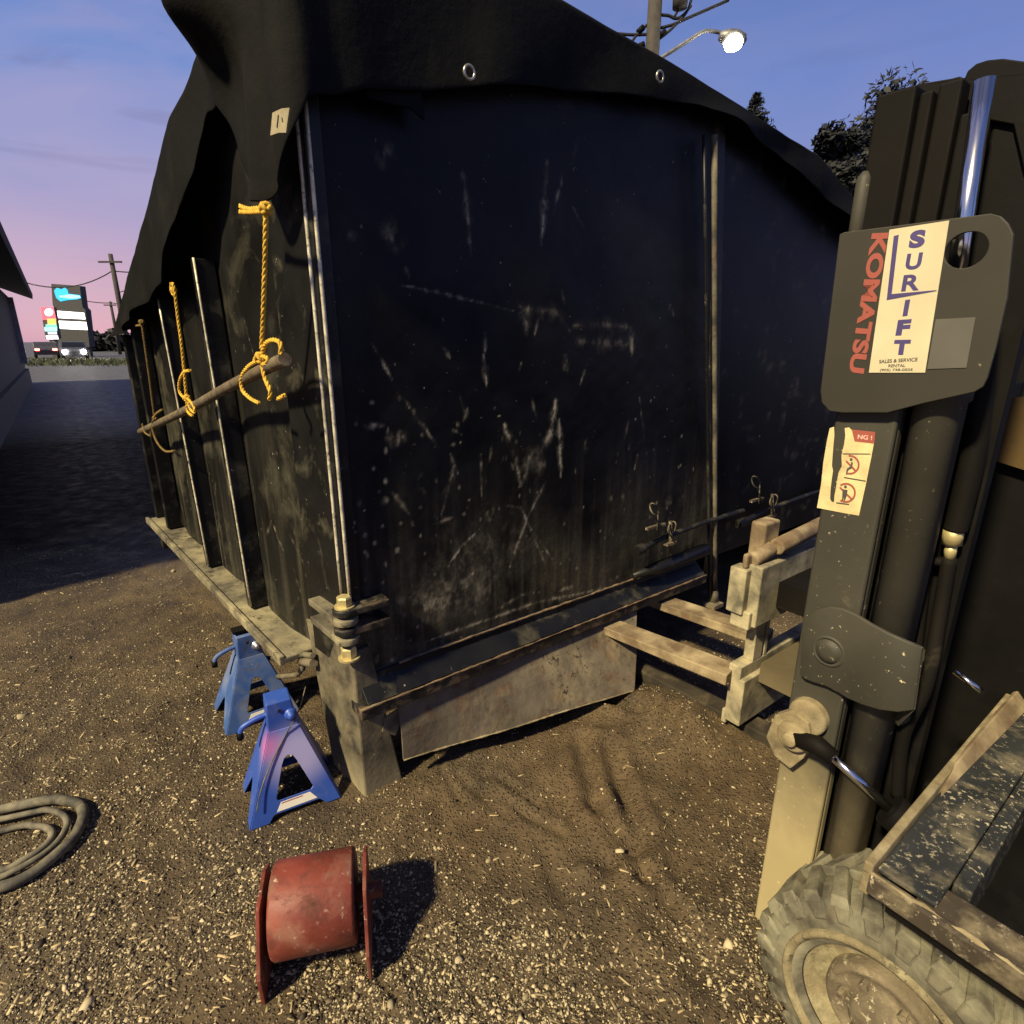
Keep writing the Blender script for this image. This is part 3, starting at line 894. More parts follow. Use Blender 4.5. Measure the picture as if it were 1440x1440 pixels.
# side ribs, ledge, hook
for (b_, t_) in (((347, 835), (268, 362)), ((288, 782), (219, 420))):
    sb_, _ = ssz(b_[0], b_[1], 0.06); st_, zt_ = ssz(t_[0], t_[1], 0.06)
    st_, zt_ = ssz(t_[0], t_[1], 0.06)
    mb = MB(); mb.hexa([S(sb_, -0.02, 0.42), S(sb_, 0.05, 0.42), S(sb_ + 0.05, 0.05, 0.42), S(sb_ + 0.05, -0.02, 0.42),
                        S(st_, -0.02, zt_), S(st_, 0.05, zt_), S(st_ + 0.05, 0.05, zt_), S(st_ + 0.05, -0.02, zt_)])
    rb = mb.build("side_rib", M["black"], box_t, bevel=0.003)
    mb = MB(); mb.tube([S(sb_ + (st_ - sb_) * t, 0.051, 0.43 + (zt_ - 0.43) * t) for t in np.linspace(0, 1, 10)], 0.0045, 6)
    mb.build("worn_edge", M["worn"], rb)
mb = MB()
sbox(mb, 2.26, 2.31, -0.02, 0.055, 0.42, zts(2.28) - .05)
mb.build("side_rib", M["black"], box_t, bevel=0.003)
mb = MB(); sbox(mb, 2.58, 2.64, -0.05, 0.05, 0.2, zts(2.6) - .03); mb.build("rear_post", M["black"], box_t, bevel=0.004)
mb = MB(); sbox(mb, 0.355, LEN_S, -0.05, 0.10, 0.388, 0.412); mb.build("bottom_rail", M["ledge"], box_t, bevel=0.005)
mb = MB(); sbox(mb, 0.355, LEN_S, 0.090, 0.110, 0.384, 0.422); mb.build("rail_lip", M["ledge"], box_t, bevel=0.004)
mb = MB()
hk = [hit(u, v, C0 + sn * 0.03, sn) for (u, v) in ((373, 925), (400, 927), (428, 920), (440, 922))]
hk2 = [hit(u, v, C0 + sn * 0.03, sn) for (u, v) in ((370, 952), (400, 951), (418, 949), (426, 940), (424, 930))]
mb.tube(hk, 0.010, 8); mb.tube(hk2, 0.010, 8); mb.tube([hk2[-1], hk[-1] + UP * -.03], 0.016, 8)
mb.build("tie_hook", M["leg"], box_t)

# ------------------------------------------------------------------ tarp
def tarp():
    t = thing("tarp", "black cloth tarp draped over the steel container and tied down with yellow rope", "tarp", tuple(C0 + UP * 2.2))
    hemf = [fsz(u, v, 0.06) for (u, v) in ((1240, 352), (1190, 302), (1100, 213), (1035, 168), (985, 148), (880, 130), (760, 119), (690, 121), (600, 126), (520, 124), (470, 136), (436, 150))]
    hems = [ssz(u, v, 0.06) for (u, v) in ((412, 200), (399, 250), (386, 288), (371, 288), (353, 247), (335, 195), (312, 150))]
    hems2 = [ssz(u, v, 0.06) for (u, v) in ((290, 158), (284, 245), (263, 320), (248, 398), (240, 402), (232, 412), (220, 424), (205, 440), (190, 462), (174, 474))]
    fs = sorted(hemf); xs = [p[0] for p in fs]; zs = [p[1] for p in fs]
    hs = sorted(hems + hems2); xh = [p[0] for p in hs]; zh = [p[1] for p in hs]
    cols = []
    for s in np.linspace(3.58, 0.06, 110):
        cols.append(("f", s))
    for a in np.linspace(0.05, 0.95, 8):
        cols.append(("c", a))
    for s in np.linspace(0.03, LEN_S + 0.06, 150):
        cols.append(("s", s))
    rows = 16
    hz_c0 = float(np.interp(0.06, xs, zs)); hz_c1 = float(np.interp(0.05, xh, zh))
    cen = (F(LEN_F, 0, 0) + S(LEN_S, 0, 0)) * 0.5
    V, Fc = [], []
    ncol = len(cols)
    for r in range(rows + 3):
        for (k, q) in cols:
            if k == "f":
                zt, zh_ = ztf(q), float(np.interp(q, xs, zs)); base = F(q, 0, 0); nrm = fn; par = -q
            elif k == "s":
                zt, zh_ = zts(q), float(np.interp(q, xh, zh)); base = S(q, 0, 0); nrm = sn; par = q
            else:
                zt, zh_ = 2.48, hz_c0 + (hz_c1 - hz_c0) * q; nrm = (fn * (1 - q) + sn * q).normalized(); base = C0 + nrm * 0.0; par = 0
            zh_ = min(zh_, zt - 0.02)
            if r < 3:                                     # roof rows, gathered towards the middle
                w = (1.0, 0.55, 0.15)[r]
                p = base * (1 - w * 0.85) + cen * (w * 0.85)
                p.z = zt + (2.25 - zt) * w * 0.6 + 0.02
                V.append(p); continue
            v = (r - 3) / (rows - 1)
            z = zt + (zh_ - zt) * v
            o = 0.04 + 0.008 * v + (0.012 * v if k != "f" else 0) + (0.045 * min(1, max(0, (q - 0.5) / 0.3)) if k == "s" else 0)
            if k == "f":
                o += 0.010 * math.sin(q * 11 + 2 * v) * v + 0.012 * math.sin(q * 5.1) * v
            elif k == "s":
                o += 0.010 * math.sin(q * 17 + 3 * v) * v + 0.012 * math.sin(q * 7.3) * v
                o += 0.16 * math.exp(-((q - 0.27) / 0.12) ** 2) * math.exp(-((z - 2.30) / 0.085) ** 2)     # the flap that lifts at the corner
                o += 0.05 * math.exp(-((q - 0.12) / 0.05) ** 2) * v - 0.02 * math.exp(-((q - 0.30) / 0.06) ** 2) * v
            else:
                o += 0.02
            pr_ = par * 1.0
            o += 0.030 * (float(fbm(pr_ * 5.0 + 40, z * 1.3, 301, 4, .55)) - 0.5) * (0.35 + 0.65 * v) * (1.6 if abs(par) < 0.7 else 1.0)
            p = base + nrm * o; p.z = z
            V.append(p)
    for r in range(rows + 2):
        for i in range(ncol - 1):
            q = r * ncol + i
            Fc.append((q, q + 1, q + 1 + ncol, q + ncol))
    mb = MB(); mb.add(V, Fc, True)
    o = mb.build("tarp_cloth", M["tarp"], t)
    sol = o.modifiers.new("thick", "SOLIDIFY"); sol.thickness = 0.004; sol.offset = 1
    ss_ = o.modifiers.new("sub", "SUBSURF"); ss_.levels = 1; ss_.render_levels = 1
    # folded corner showing under the front hem
    mb = MB()
    P = lambda u, v, o: hit(u, v, C0 + fn * o, fn)
    mb.plate([P(512, 118, .03), P(590, 118, .03), P(596, 170, .03), P(575, 152, .035), P(545, 146, .03), P(515, 138, .03)], [], fn, 0.006)
    mb.build("folded_flap", M["tarp"], t)
    # grommets and canvas tag
    for (u, v) in ((660, 102), (928, 108)):
        c = P(u, v, 0.085)
        mb = MB()
        ring = [c + (fd * math.cos(a) + UP * math.sin(a)) * 0.016 for a in np.linspace(0, 2 * math.pi, 21)]
        mb.tube(ring, 0.0045, 6, caps=False)
        mb.build("grommet", M["brass"], t)
    mb = MB()
    Q = lambda u, v: hit(u, v, C0 + sn * 0.135, sn)
    mb.plate([Q(385, 159), Q(398, 153), Q(409, 152), Q(404, 187), Q(394, 187), Q(382, 191)], [], sn, 0.003)
    tg = mb.build("canvas_tag", M["canvas_tag"], t)
    mb = MB()
    for (u0, v0, u1, v1) in ((394, 162, 392, 180), (399, 166, 400, 172)):
        mb.bar(Q(u0, v0) + sn * 0.004, Q(u1, v1) + sn * 0.004, 0.003, 0.001, up=sn)
    mb.build("faded_print", M["ink_dark"], tg)


tarp()

# ------------------------------------------------------------------ ropes and the tied pole
def smooth_path(pts, n=6):
    pts = [Vector(p) for p in pts]
    out = []
    for i in range(len(pts) - 1):
        p0, p1, p2, p3 = pts[max(i - 1, 0)], pts[i], pts[i + 1], pts[min(i + 2, len(pts) - 1)]
        for k in range(n):
            t = k / n
            out.append(0.5 * ((2 * p1) + (p2 - p0) * t + (2 * p0 - 5 * p1 + 4 * p2 - p3) * t * t + (3 * p1 - p0 - 3 * p2 + p3) * t ** 3))
    out.append(pts[-1])
    return out


def rope(label, strands, r, knots, mat):
    P = lambda u, v, o=0.115: hit(u, v, C0 + sn * o, sn)
    mb = MB()
    for st in strands:
        pth = smooth_path([P(*q) for q in st])
        den = []                                         # resample, then lay three strands round the line
        for a_, b_ in zip(pth[:-1], pth[1:]):
            m_ = max(1, int((b_ - a_).length / 0.0035))
            den += [a_ + (b_ - a_) * (i_ / m_) for i_ in range(m_)]
        den.append(pth[-1])
        for k_ in range(3):
            hel, pv, ln = [], None, 0.0
            for i_, p_ in enumerate(den):
                t_ = (den[min(i_ + 1, len(den) - 1)] - den[max(i_ - 1, 0)]).normalized()
                x_ = t_.orthogonal() if pv is None else pv - t_ * pv.dot(t_)
                x_.normalize(); pv = x_; y_ = t_.cross(x_)
                if i_: ln += (p_ - den[i_ - 1]).length
                a_ = ln / (r * 5.5) * 2 * math.pi / 1.6 + k_ * 2.094
                hel.append(p_ + (x_ * math.cos(a_) + y_ * math.sin(a_)) * r * 0.52)
            mb.tube(hel, r * 0.62, 6)
    for (u, v, k) in knots:
        c = P(u, v)
        for a in range(3):
            ax = Vector((math.cos(a * 2.1), math.sin(a * 2.1), 0.7)).normalized()
            x = ax.orthogonal().normalized(); y = ax.cross(x)
            mb.tube([c + (x * math.cos(t) + y * math.sin(t)) * r * 1.5 * k for t in np.linspace(0, 6.3, 12)], r * 0.95, 6, caps=False)
    loc = P(*strands[0][0][:2])
    o = mb.build("rope", mat, None, loc=tuple(loc), fixn=False)
    tag(o, label, "rope", "yellow ropes tying down the tarp")


rope("nearest and longest yellow tie rope, hanging from the tarp corner to the pole",
     [[(374, 292), (373, 350), (371, 420), (368, 490)], [(338, 290), (350, 294), (362, 293), (374, 292)], [(338, 298), (352, 298), (372, 297)],
      [(395, 498), (394, 483), (385, 478), (374, 483), (368, 500)], [(366, 505), (350, 515), (340, 530), (341, 548), (352, 560), (365, 567)],
      [(367, 506), (372, 530), (380, 550), (379, 562)], [(391, 561), (400, 556)], [(358, 505), (372, 512), (376, 504), (364, 500), (358, 506)]],
     0.0058, [(374, 293, 1.4), (367, 503, 1.6)], M["rope"])
rope("middle yellow tie rope, hanging straight to a small bow on the pole",
     [[(243, 398), (246, 412), (250, 445), (256, 490), (262, 555)], [(241, 398), (241, 408), (245, 416)], [(267, 521), (258, 524), (252, 538), (253, 552), (262, 562)],
      [(263, 560), (268, 575), (274, 580), (272, 570), (262, 558)], [(263, 562), (264, 578), (271, 585)]],
     0.0056, [(244, 408, 1.0), (263, 560, 1.3)], M["rope"])
rope("faint farthest tie rope at the dark rear end, with a loose curl below the pole",
     [[(199, 452), (203, 480), (210, 530), (217, 585)], [(192, 458), (200, 457)], [(228, 576), (218, 584), (214, 600), (220, 620), (232, 634), (245, 634)], [(200, 596), (204, 608), (212, 613)]],
     0.0050, [(199, 453, 1.2), (218, 588, 1.2)], M["rope_shaded"])
P = lambda u, v, o=0.10: hit(u, v, C0 + sn * o, sn)
mb = MB(); mb.tube(smooth_path([P(401, 505), P(365, 522), P(315, 548), P(262, 577), P(198, 607)]), [0.018] * 25, 10)
o = mb.build("pole", M["wood"], None, loc=tuple(P(401, 505)))
tag(o, "long weathered round pole slung across the container side by the yellow ropes", "pole")

# ------------------------------------------------------------------ jack stands
def jack_stand(label, A, bdir, w, d, h, kind):
    A = Vector(A); bd = Vector(bdir).normalized(); cd = Vector((-bd.y, bd.x, 0))
    t = thing("jack_stand", label, "jack stand", tuple(A + bd * w / 2 + cd * d / 2), "blue jack stands by the container corner")
    m = M["blue"] if kind == 0 else M["blue2"]
    tw, td, hb = w * 0.33, d * 0.36, h * 0.74
    c = A + bd * w / 2 + cd * d / 2
    bot = [A, A + bd * w, A + bd * w + cd * d, A + cd * d]
    top = [c + bd * x * tw / 2 + cd * y * td / 2 + UP * hb for (x, y) in ((-1, -1), (1, -1), (1, 1), (-1, 1))]
    arch = [(.30, .22), (.72, .22), (.76, .25), (.645, .60), (.60, .665), (.50, .69), (.42, .665), (.37, .60), (.275, .25)]
    for i in range(4):
        j = (i + 1) % 4
        bl, br, tl, tr = bot[i], bot[j], top[i], top[j]

        def Q(u, v): return (bl * (1 - u) + br * u) * (1 - v) + (tl * (1 - u) + tr * u) * v
        nrm = (br - bl).cross(tl - bl).normalized()
        if i in (0, 2):
            outer = [(0, 0), (.20, 0), (.25, .075), (.78, .075), (.84, 0), (1, 0), (1, 1), (0, 1)]; holes = [arch]
        else:
            outer = [(0, 0), (.20, 0), (.52, .34), (.60, .34), (.82, 0), (1, 0), (1, 1), (0, 1)]; holes = []
            if i == 3: outer = [(0, 0), (.20, 0), (.42, .34), (.50, .34), (.80, 0), (1, 0), (1, 1), (0, 1)]
        mb = MB(); mb.plate([Q(*p) for p in outer], [[Q(*p) for p in hl] for hl in holes], nrm, 0.003)
        mb.build("side_sheet", m, t, bevel=0.0012, seg=1)
        if i == 0:
            mb = MB(); mb.plate([Q(.28, .10) + nrm * .0032, Q(.76, .10) + nrm * .0032, Q(.70, .195) + nrm * .0032, Q(.33, .195) + nrm * .0032], [], nrm, 0.0008)
            lb = mb.build("label", M["white_label"], t)
            if kind == 0:
                mb = MB(); mb.plate([Q(.335, .178) + nrm * .0042, Q(.60, .178) + nrm * .0042, Q(.60, .188) + nrm * .0042, Q(.335, .188) + nrm * .0042], [], nrm, 0.0004)
                mb.build("red_stripe", M["ink_red"], lb)
    # collar
    mb = MB()
    cz = hb - 0.004
    k = 1.03
    mb.hexa([c + bd * x * tw / 2 * k + cd * y * td / 2 * k + UP * cz for (x, y) in ((-1, -1), (1, -1), (1, 1), (-1, 1))] +
            [c + bd * x * tw / 2 * 0.92 + cd * y * td / 2 * .95 + UP * zz for (x, y, zz) in ((-1, -1, h), (.75, -1, h), (.75, 1, h), (-1, 1, h))])
    mb.build("collar", m, t, bevel=0.004)
    # column and saddle
    mb = MB()
    if kind == 1:
        mb.box(c, bd, cd, UP, -.022, .022, -.018, .018, h - .03, h + .012); mb.box(c, bd, cd, UP, -.05, .05, -.025, .025, h + .008, h + .02)
    else:
        mb.box(c, bd, cd, UP, -.018, .018, -.014, .014, h - .06, h - .025)
    mb.build("column", M["dark"], t, bevel=0.002)
    f = c - cd * td / 2 * 1.02
    mb = MB(); mb.lathe(f + bd * tw * .28 + UP * (hb + (h - hb) * .45), -cd, [(0.0001, 0.022), (0.008, 0.022), (0.012, 0.016), (0.012, 0.006), (0.02, 0.005), (0.02, -0.01)], 16)
    mb.build("pivot_bolt", m if kind == 0 else M["bolt"], t)
    mb = MB()
    mb.plate([f - cd * .0005 + bd * (-tw * .12 + a) + UP * (hb + (h - hb) * .62 + b_) for (a, b_) in ((0, 0), (.010, 0), (.010, .012), (0, .012))], [], -cd, 0.0012)
    mb.build("slot", M["wire"], t)
    mb = MB()
    l0 = c - bd * tw * .45 + UP * (hb + (h - hb) * .42)
    mb.tube(smooth_path([l0, l0 - bd * .035 - UP * .006, l0 - bd * .075 - UP * .022, l0 - bd * .085 - UP * .045]), 0.009, 8)
    hd = mb.build("ratchet_handle", m, t)
    mb = MB(); e = l0 - bd * .086 - UP * .05
    mb.tube([e + UP * .012, e - UP * .012], 0.011, 10); mb.build("grip", M["dark"], hd)
    return t, c, top, bot


A0 = on_z(352, 1168)
t1, c1, top1, bot1 = jack_stand("clean bright blue jack stand with pink overspray, the one right against the container leg", A0, (0.87, 0.49, 0), 0.285, 0.225, 0.385, 0)
A1 = on_z(319, 1036)
jack_stand("duller dusty blue jack stand behind the bright blue one, under the ledge", A1, (0.80, 0.60, 0), 0.285, 0.25, 0.365, 1)
nt, b, v = OVERSPRAY
loc1 = Vector(t1["_o"])
pk = hit(376, 1050, bot1[0] * .5 + top1[0] * .5, Vector((0.42, -0.85, 0.32))) - loc1
lil = hit(420, 1060, bot1[0] * .5 + top1[0] * .5, Vector((0.42, -0.85, 0.32))) - loc1
n1 = noise(nt, v, 9)
c = mixc(nt, n1, (0.018, 0.055, 0.30), (0.035, 0.095, 0.42))
c = mixc(nt, mth(nt, "MULTIPLY", blob(nt, v, tuple(lil), 0.03, 0.15), 0.75), c, (0.42, 0.38, 0.62))
c = mixc(nt, mth(nt, "MULTIPLY", blob(nt, v, tuple(pk), 0.0, 0.07), 0.62), c, (0.60, 0.15, 0.38))
c = mixc(nt, rmp(nt, noise(nt, v, 40, 5, .7), 0.66, 0.72, (0, 0, 0), (.5,) * 3), c, (0.4, 0.4, 0.45))
c = mixc(nt, rmp(nt, noise(nt, v, 14, 8, .65), 0.55, 0.75, (0, 0, 0), (.35,) * 3), c, (0.20, 0.19, 0.2))
nt.links.new(c, b.inputs["Base Color"]); b.inputs["Roughness"].default_value = 0.42
# thin wire drooping from the container hook over the bright stand
fr = (bot1[0] + top1[0]) * 0.5
wp = [hit(430, 965, C0 + sn * 0.05, sn)] + [hit(u, v_, fr, Vector((0.42, -0.85, 0.32))) + Vector((-.006, -.012, .006)) for (u, v_) in ((424, 1000), (405, 1035), (385, 1075), (372, 1110), (366, 1140))]
mb = MB(); mb.tube(smooth_path(wp), 0.0022, 6)
o = mb.build("wire", M["hose"], None, loc=tuple(wp[0]))
tag(o, "thin grey wire drooping from the container hook across the bright blue jack stand", "wire")

# ------------------------------------------------------------------ red roller
def roller():
    c = Vector((-0.495, 1.095, 0)); gz0 = gpoint(c.x, c.y)
    ax = Vector((math.cos(R(13)), math.sin(R(13)), 0)); pd = Vector((-ax.y, ax.x, 0))
    t = thing("roller", "rusty red steel roller between two red end plates on the gravel", "roller", (c.x, c.y, gz0))
    cz = gz0 + 0.145
    r = 0.108; L = 0.195
    mb = MB()
    rs = [(0.0001, -L / 2), (r * .96, -L / 2), (r, -L / 2 + .006), (r, L / 2 - .006), (r * .96, L / 2), (0.0001, L / 2)]
    mb.lathe(c + UP * cz, ax, rs, 56)
    mb.build("drum", M["red"], t)
    for (sgn, hx) in ((-1, -L / 2 - .028), (1, L / 2 + .022)):
        pc = c + ax * hx + UP * cz
        pts = [(-.125, -.06), (-.118, -.145), (-.03, -.148), (.05, -.145), (.085, -.10), (.085, .06), (.04, .085), (-.055, .07)]
        mb = MB(); mb.plate([pc + pd * a + UP * b_ for (a, b_) in pts], [], ax, 0.009)
        mb.build("end_plate", M["red"], t, bevel=0.002)
    mb = MB(); mb.tube([c + UP * cz - ax * (L / 2 + .03), c + UP * cz + ax * (L / 2 + .065)], 0.02, 16)
    mb.build("axle", M["red"], t)


roller()

# ------------------------------------------------------------------ hose coil
def hoses():
    def loop(cx, cy, bend, wid, length, ang, r, lift):
        ca, sa = math.cos(ang), math.sin(ang)
        pts = []
        loc = [(-length, -wid * .8), (-length * .6, -wid), (-.12, -wid * 1.03)] + [(bend * math.cos(a), wid * math.sin(a)) for a in np.linspace(-1.45, 1.45, 11)] + [(-.12, wid * 1.03), (-length * .6, wid * .95), (-length, wid * .7)]
        for (a, b_) in loc:
            x, y = cx + a * ca - b_ * sa, cy + a * sa + b_ * ca
            pts.append((x, y, gpoint(x, y) + r + lift))
        return smooth_path(pts, 5)
    e = on_z(110, 1185)
    ang = R(18)
    mb = MB()
    mb.tube(loop(e.x - .16, e.y - .02, .16, .165, .7, ang, .016, 0.004), 0.016, 10)
    mb.tube(loop(e.x - .18, e.y - .035, .145, .125, .7, ang + .02, .0105, 0.012), 0.0095, 10)
    mb.tube(loop(e.x - .19, e.y - .05, .125, .088, .7, ang - .02, .0105, 0.006), 0.0105, 10)
    o = mb.build("hose", M["hose"], None, loc=(e.x - .3, e.y, 0), fixn=False)
    tag(o, "coiled dusty black rubber hose lying on the gravel beside the driveway", "hose")


hoses()

# ------------------------------------------------------------------ forklift
FM = Vector((0.614, 1.088, 0))
fq = Vector((0.6, -0.8, 0)); fl = Vector((-0.8, -0.6, 0))
K = lambda q, l, z: FM + fq * q + fl * l + UP * z
fork_t = thing("forklift", "dirty old forklift with a dark mast and dusty tyre close at the right", "forklift", tuple(K(0.3, -0.4, 0)))


def kp(u, v, l): return hit(u, v, FM + fl * l, fl)
def kbox(mb, q0, q1, l0, l1, z0, z1): return mb.box(FM, fq, fl, UP, q0, q1, l0, l1, z0, z1)


# mast channels
mb = MB(); kbox(mb, 0, 0.105, -0.014, 0, 0.10, 1.66); kbox(mb, 0, 0.02, -0.075, -0.015, 0.10, 1.66); kbox(mb, 0.09, 0.105, -0.04, -0.015, 0.10, 1.66)
mb.build("outer_mast_channel", M["mast"], fork_t, bevel=0.006, seg=3)
mb = MB(); kbox(mb, -0.030, 0.030, -0.10, -0.03, 1.42, 1.90); kbox(mb, 0.031, 0.050, -0.10, -0.045, 0.14, 1.89); kbox(mb, 0.051, 0.084, -0.10, -0.06, 0.14, 1.90)
mb.build("inner_mast_channel", M["mast_in"], fork_t, bevel=0.004)
mb = MB(); kbox(mb, 0.086, 0.115, -0.14, -0.07, 0.14, 1.85); kbox(mb, 0.116, 0.22, -0.16, -0.125, 0.14, 1.90)
mb.build("carriage_channel", M["dark"], fork_t, bevel=0.004)
mb = MB(); mb.tube([K(-0.030, -.035, 1.60), K(-0.030, -.035, 1.775), K(-0.028, -.037, 1.785)], [0.013, 0.013, 0.008], 16)
mb.build("guide_roller", M["mast"], fork_t)
mb = MB(); kbox(mb, -0.02, 0.12, -0.97, -0.91, 0.10, 1.70); kbox(mb, 0.02, 0.10, -0.89, -0.84, 0.14, 1.70)
mb.build("outer_mast_channel", M["dark"], fork_t, bevel=0.004)
for z in (0.22, 1.28, 1.58):
    mb = MB(); kbox(mb, 0.03, 0.09, -0.905, -0.13, z, z + 0.12)
    mb.build("mast_crossbar", M["dark"], fork_t, bevel=0.004)
# crosshead at the top, rounded, with a sling eye
mb = MB()
mb.plate([kp(u, v, -.115) for (u, v) in ((1290, 118), (1338, 110), (1349, 107), (1356, 110), (1360, 100), (1372, 90), (1390, 84), (1410, 82), (1440, 86), (1500, 96), (1500, 230), (1440, 240), (1425, 175), (1345, 160), (1290, 190))],
         [[kp(1347 + 5.5 * math.cos(a), 146 + 5 * math.sin(a) - 2.5 * math.cos(a), -.115) for a in np.linspace(0, 2 * math.pi, 13)[:-1]]], -fl, 0.03)
mb.build("crosshead", M["dark"], fork_t, bevel=0.003)
# lift cylinder, rod
q_c = 0.150
mb = MB(); mb.lathe(K(q_c, -0.045, 0), UP, [(0.0001, 0.08), (0.038, 0.08), (0.038, 1.40), (0.043, 1.405), (0.043, 1.45), (0.02, 1.455)], 28)
mb.build("lift_cylinder", M["mast"], fork_t)
mb = MB(); a_ = kp(1352, 335, -.045); b_ = kp(1385, 112, -.045)
mb.tube([a_ - (b_ - a_) * .3, a_, b_], 0.0140, 18); mb.build("lift_rod", M["chrome"], fork_t)
# second rod and hoses further in
mb = MB(); mb.tube([kp(1440, 210, -.25), kp(1432, 330, -.25)], 0.013, 14); mb.build("lift_rod", M["chrome"], fork_t)
mb = MB(); mb.tube(smooth_path([kp(1385, 480, -.10), kp(1372, 620, -.10), kp(1350, 720, -.10), kp(1343, 745, -.10)]), 0.019, 12)
mb.build("hydraulic_pipe", M["mast_in"], fork_t)
mb = MB(); mb.tube([kp(1342, 742, -.10), kp(1338, 765, -.10)], 0.0165, 12); mb.tube([kp(1338, 765, -.10), kp(1335, 785, -.10)], 0.010, 12)
mb.build("pipe_fitting", M["zinc"], fork_t)
mb = MB()
mb.tube(smooth_path([kp(1335, 785, -.10), kp(1322, 860, -.09), kp(1310, 930, -.07), kp(1298, 975, -.06), kp(1275, 1020, -.05), kp(1266, 1060, -.05), kp(1262, 1120, -.05)]), 0.0125, 10)
mb.tube(smooth_path([kp(1331, 792, -.10), kp(1312, 790, -.10), kp(1304, 800, -.10), kp(1296, 860, -.10), kp(1286, 940, -.10)]), 0.009, 8)
mb.build("hydraulic_hose", M["mast_in"], fork_t)

# cover plate with lettering
LP = 0.014
cov = [(1183, 330), (1190, 327), (1395, 301), (1410, 305), (1420, 315), (1427, 330), (1418, 420), (1402, 490), (1390, 532), (1384, 544), (1372, 551), (1300, 567), (1250, 580), (1190, 580), (1168, 577), (1158, 566), (1156, 550)]
mb = MB()
hole = [kp(1361 + 31 * math.cos(a), 352 + 25 * math.sin(a) - 7 * math.cos(a), LP) for a in np.linspace(0, 2 * math.pi, 33)[:-1]]
mb.plate([kp(u, v, LP) for (u, v) in cov], [hole], fl, 0.007)
plate = mb.build("cover_plate", M["cover"], fork_t, bevel=0.0015)
LS = LP + 0.0078


def sticker(name, px, mat, lift=0.0, parent=None, l=LS, holes=()):
    mb = MB(); mb.plate([kp(u, v, l + lift) for (u, v) in px], [[kp(u, v, l + lift) for (u, v) in h] for h in holes], fl, 0.0005)
    return mb.build(name, mat, parent or plate)


def glyphs(text, bl, br, tl, l, bold=0.0):
    """font outlines fitted into a parallelogram on the forklift's side plane"""
    cu = bpy.data.curves.new("text", "FONT")
    cu.body = text; cu.offset = bold; cu.extrude = 0.0; cu.fill_mode = "FRONT"
    ob = bpy.data.objects.new("text", cu); col.objects.link(ob)
    dg = bpy.context.evaluated_depsgraph_get()
    me = bpy.data.meshes.new_from_object(ob.evaluated_get(dg))
    vs = np.array([v.co[:] for v in me.vertices]); fs = [tuple(p.vertices) for p in me.polygons]
    bpy.data.objects.remove(ob); bpy.data.curves.remove(cu); bpy.data.meshes.remove(me)
    lo, hi = vs.min(0), vs.max(0)
    O, U, W = kp(*bl, l), kp(*br, l), kp(*tl, l)
    return [O + (U - O) * ((p[0] - lo[0]) / (hi[0] - lo[0])) + (W - O) * ((p[1] - lo[1]) / (hi[1] - lo[1])) for p in vs], fs


def lettering(name, items, mat, parent, l):
    mb = MB()
    for it in items: mb.add(*glyphs(it[0], it[1], it[2], it[3], l, it[4] if len(it) > 4 else 0.0))
    return mb.build(name, mat, parent, fixn=False)


sticker("sticker", [(1251, 323), (1335, 310), (1301, 524), (1222, 524)], M["cream"])
lettering("red_lettering", [("KOMATSU", (1226, 328), (1193, 523), (1250, 327), 0.045)], M["ink_red"], plate, LS)
lettering("blue_lettering", [("S", (1277, 350), (1299, 347), (1281, 325), .06), ("U", (1272, 380), (1294, 378), (1276, 357), .035), ("R", (1267, 410), (1292, 408), (1271, 387), .03),
                             ("I", (1269, 445), (1276, 444), (1273, 422), .05), ("F", (1259, 472), (1278, 471), (1263, 450), .06), ("T", (1255, 499), (1278, 499), (1258, 478), .06)], M["ink_blue"], plate, LS + .0009)
sticker("sticker_emblem", [(1257, 332), (1264, 330), (1254, 413.5), (1316, 408), (1318, 409), (1247, 422)], M["ink_blue"], 0.0005)
lettering("small_print", [("SALES & SERVICE", (1236, 511), (1290, 508), (1236.6, 506), .02), ("RENTAL", (1249, 516.5), (1273, 516), (1249.6, 512.4), .02), ("(905) 738-0505", (1237, 523), (1283, 522.5), (1237.6, 518.6), .015)], M["ink_dark"], plate, LS + .0009)
sticker("grey_sticker", [(1316, 449), (1372, 446), (1359, 517), (1304, 519)], M["grey_sticker"])
# torn warning sticker on the mast
LW = 0.0006
wl_ = sticker("torn_sticker", [(1167, 602), (1173, 600), (1173.5, 612), (1172, 628), (1171, 640), (1170, 655), (1171.5, 662), (1169.5, 676), (1168, 690), (1167.5, 702), (1170, 706), (1173, 706), (1173.5, 698), (1175, 690),
                               (1177, 678), (1179.5, 664), (1184, 656), (1183.5, 640), (1187, 626), (1189, 612), (1188, 602), (1194, 601), (1198, 605), (1202, 621), (1229, 624), (1225, 645), (1218, 680), (1208, 725), (1190, 722), (1149, 714), (1155, 680), (1158, 650), (1163, 620)],
              M["cream_torn"], 0, fork_t, LW)
rb_ = sticker("red_banner", [(1198, 604), (1231, 607.5), (1229.5, 624), (1202, 621)], M["ink_red"], 0, wl_, LW)
lettering("banner_lettering", [("NG !", (1206, 617), (1226, 619), (1206.6, 611), .01)], M["ink_pale"], wl_, LW + .0009)


def ring(cu, cv, r, w, a0, a1, n=26):
    o_ = [(cu + (r + w) * math.cos(a), cv + (r + w) * math.sin(a)) for a in np.linspace(a0, a1, n)]
    i_ = [(cu + (r - w) * math.cos(a), cv + (r - w) * math.sin(a)) for a in np.linspace(a1, a0, n)]
    return o_ + i_


